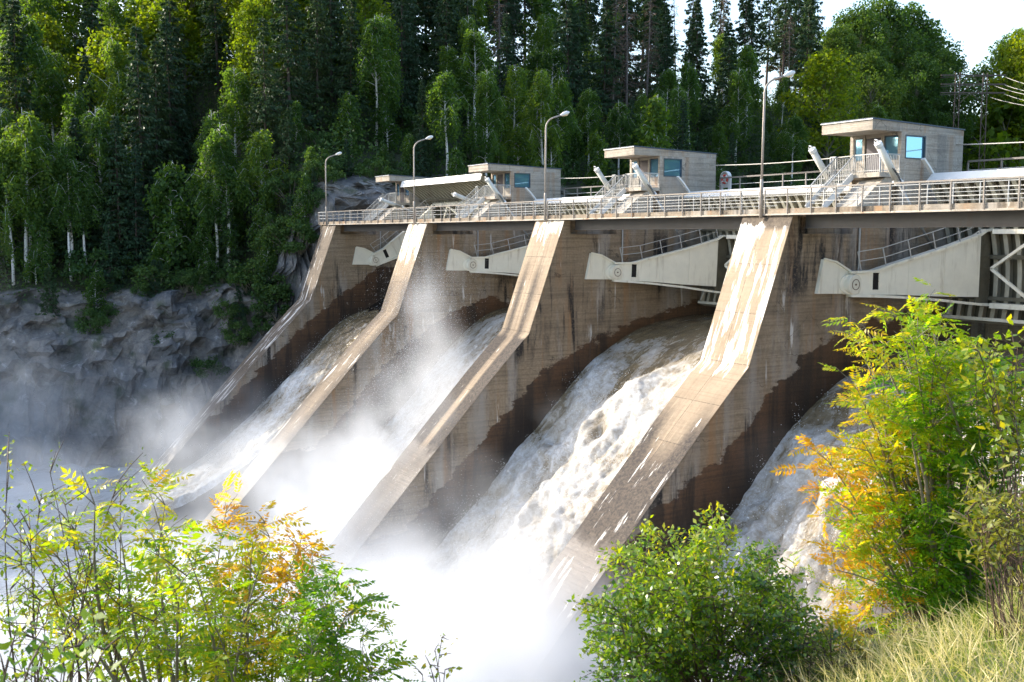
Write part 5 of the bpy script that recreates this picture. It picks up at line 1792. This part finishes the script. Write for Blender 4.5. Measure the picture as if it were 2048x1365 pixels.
fg_plant('willow_bush', fbase(2040, 6.2), tipset(cloud(poly, 26, lambda u, v: .6, 16), 6.2, .4, 17), 'yellow green willow with long leaves at the right edge', 'bush', 'long', L_WILLOW, B_TWIG, 49, .014, .075, 18, .16, GRP, 6, 2)
fg_plant('willow_bush', fbase(1690, 7.2), tipset([(1660, 1290, .5), (1700, 1300, .5), (1640, 1320, .3), (1680, 1335, .4), (1730, 1310, .4), (1600, 1340, .2), (1570, 1350, .2)], 7.2, .3, 18), 'low green shrub below the orange rowan branches', 'bush', 'long', L_WILLOW, B_TWIG, 50, .01, .05, 30, .2, GRP, 7, 3)

# ------------------------------------------------------------------ grass
random.seed(3); rng = np.random.default_rng(3)
N = 60000
f = rng.uniform(2.2, 9.6, N); r = rng.uniform(-1.0, 7.2, N)
keep = r > (.9 + rng.normal(size=N) * .35 - .08 * (f - 3))
f, r = f[keep], r[keep]; N = len(f)
C = np.zeros((N, 3)); C[:, 0] = CAM.x + RT.x * r + FW.x * f; C[:, 1] = CAM.y + RT.y * r + FW.y * f
C[:, 2] = near_z(r, f) + (vnoise(np.stack([C[:, 0], C[:, 1], near_z(r, f)], -1), 0.5, 4, 3) - .5) * .35 - .03
lean = unit(rng.normal(size=(N, 3)) * np.array([.5, .5, .1]) + np.array([-.12, -.25, 0.9]))
dry = (vnoise(C, .6, 8, 3) + rng.normal(size=N) * .16 + .05 * (r - 3)) > .56
L = np.where(dry, rng.uniform(.14, .42, N), rng.uniform(.07, .2, N))
T = np.where(dry, rng.uniform(.6, 1, N), rng.uniform(0, .35, N))
sidev = unit(np.cross(lean, rng.normal(size=(N, 3))))
b2 = C + lean * (L * .55)[:, None]
bend = unit(lean + rng.normal(size=(N, 3)) * .45 + np.array([0, 0, -.35]))
W1 = np.where(dry, .006, .008)
me = leaf_mesh('grass', np.concatenate([C, b2 - lean * (L * .18)[:, None]]), np.concatenate([lean, bend]), np.concatenate([sidev, sidev]), np.concatenate([L * .85, L * .65]), np.concatenate([W1, W1 * .8]),
               leafmat('grass_blades', [(0.07, 0.13, 0.02), (0.22, 0.30, 0.03), (0.54, 0.47, 0.22), (0.72, 0.63, 0.40)], (1.2, 1.2, .7), .4, True, .3), np.concatenate([T, T]))
tag(link('grass', me), kind='stuff')

# ------------------------------------------------------------------ spray
BLOBS = [  # centre, radii, weight
    ((11, -15, -23), (10, 8, 8.0), .42), ((5, -25, -26), (24, 15, 8.0), .42), ((-14, -24, -26), (20, 15, 7.0), .10), ((-36, -32, -26), (24, 24, 6.5), .16),
    ((22, -18, -20), (9, 8, 7.5), .5), ((0, -15, -19), (8, 8, 7), .30), ((26, -26, -25), (14, 12, 9), .9),
    ((-19, -12, -19.5), (9, 8, 6.5), .15), ((-39, -13, -20), (10, 9, 7), .22),
    ((-6.0, -6, -8.5), (2.8, 3.2, 7.0), .22), ((-5.0, -8, -14), (4.2, 5, 7), .26), ((-4, -10, -19), (8, 6, 7), .2), ((-11, -4.5, -11.5), (8, 5, 7), .08), ((-1.5, -9, -14), (4.5, 4, 5), .18),
    ((-28, -14, -22), (13, 9, 6.5), .09), ((-54, -26, -19), (14, 18, 10), .075), ((-48, -45, -22), (24, 24, 9), .06),
    ((-53, -36, -4), (9, 14, 14), .03), ((34, -12, -16), (4, 4, 3.5), .22), ((25, -13, -21), (7, 7, 6), .4), ((9, -9, -18), (8, 5, 5), .15), ((30, -9, -18), (8, 5, 5), .13), ((-10.5, -9, -18), (8, 5, 5), .15),
    ((10, -2, -11.6), (8.5, 3.5, 2.6), .05), ((10, -5.5, -15.2), (8.5, 3.5, 3.0), .08), ((30, -3, -12), (8.5, 4, 2.6), .04), ((30, -6, -15), (8.5, 4, 3), .07), ((-10.5, -2, -13.5), (8, 4, 3), .09), ((-33.5, -4, -13), (5.5, 4, 2.5), .04), ((-33.5, -9, -18.5), (5.5, 4, 3), .09)]


def make_mist():
    t = NT('spray_volume')
    t.t.nodes.remove(t.out); t.out = t.n('OutputMaterial')
    pv = t.n('VolumePrincipled')
    pv.inputs['Color'].default_value = (0.86, 0.885, 0.92, 1)
    pv.inputs['Density'].default_value = 0.55
    pv.inputs['Anisotropy'].default_value = 0.15
    t.t.links.new(pv.outputs[0], t.out.inputs['Volume'])
    g = bpy.data.node_groups.new('spray', 'GeometryNodeTree')
    g.interface.new_socket('Geometry', in_out='OUTPUT', socket_type='NodeSocketGeometry')
    N_ = g.nodes; LK = g.links
    def val(sock, v):
        if isinstance(v, bpy.types.NodeSocket): LK.new(v, sock)
        else: sock.default_value = v
    def M(op, a, b=0.0, c=0.0, clamp=False):
        n = N_.new('ShaderNodeMath'); n.operation = op; n.use_clamp = clamp
        for i, v in enumerate((a, b, c)): val(n.inputs[i], v)
        return n.outputs[0]
    def VM(op, a, b):
        n = N_.new('ShaderNodeVectorMath'); n.operation = op
        val(n.inputs[0], a); val(n.inputs[1], b)
        return n
    pos = N_.new('GeometryNodeInputPosition').outputs[0]
    def noise(vec, sc, det, rough=.55):
        n = N_.new('ShaderNodeTexNoise'); val(n.inputs['Vector'], vec); n.inputs['Scale'].default_value = sc; n.inputs['Detail'].default_value = det; n.inputs['Roughness'].default_value = rough
        return n
    warp = noise(pos, .09, 2)
    wv = VM('MULTIPLY_ADD', warp.outputs[1], (9, 9, 9)); val(wv.inputs[2], pos)
    wp = wv.outputs[0]
    total = None
    for c, r, w in BLOBS:
        d = VM('LENGTH', VM('DIVIDE', VM('SUBTRACT', wp, tuple(a + 4.5 for a in c)).outputs[0], r).outputs[0], (0, 0, 0)).outputs['Value']
        q = M('SUBTRACT', 1.0, d, clamp=True)
        q = M('MULTIPLY', M('SMOOTH_MIN', q, 1.0, 0.0), w)
        q = M('MULTIPLY', q, M('SUBTRACT', 1.6, M('MULTIPLY', d, .6)))
        total = q if total is None else M('ADD', total, q)
    n1 = noise(VM('MULTIPLY', wp, (1, 1, .6)).outputs[0], .17, 5, .6).outputs[0]
    n2 = noise(pos, .62, 5, .68).outputs[0]
    nn = M('ADD', M('MULTIPLY', n1, .62), M('MULTIPLY', n2, .38))
    k = M('MULTIPLY_ADD', nn, 11.0, -4.6, clamp=False)
    k = M('MAXIMUM', k, 0.0)
    den = M('MULTIPLY', total, k)
    den = M('SUBTRACT', den, .012)
    den = M('MAXIMUM', den, 0.0)
    vc = N_.new('GeometryNodeVolumeCube')
    LK.new(den, vc.inputs['Density'])
    lo, hi = (-78, -66, -26.6), (41, 2, 7)
    vc.inputs['Min'].default_value = lo; vc.inputs['Max'].default_value = hi
    for i_, kx in enumerate(('Resolution X', 'Resolution Y', 'Resolution Z')): vc.inputs[kx].default_value = int((hi[i_] - lo[i_]) / .48)
    sm = N_.new('GeometryNodeSetMaterial'); sm.inputs['Material'].default_value = t.m
    out = N_.new('NodeGroupOutput')
    LK.new(vc.outputs[0], sm.inputs[0]); LK.new(sm.outputs[0], out.inputs[0])
    me = bpy.data.meshes.new('spray')
    me.materials.append(t.m)
    o = bpy.data.objects.new('spray', me); COL.objects.link(o)
    md = o.modifiers.new('spray', 'NODES'); md.node_group = g
    tag(o, kind='stuff')
    return o


make_mist()
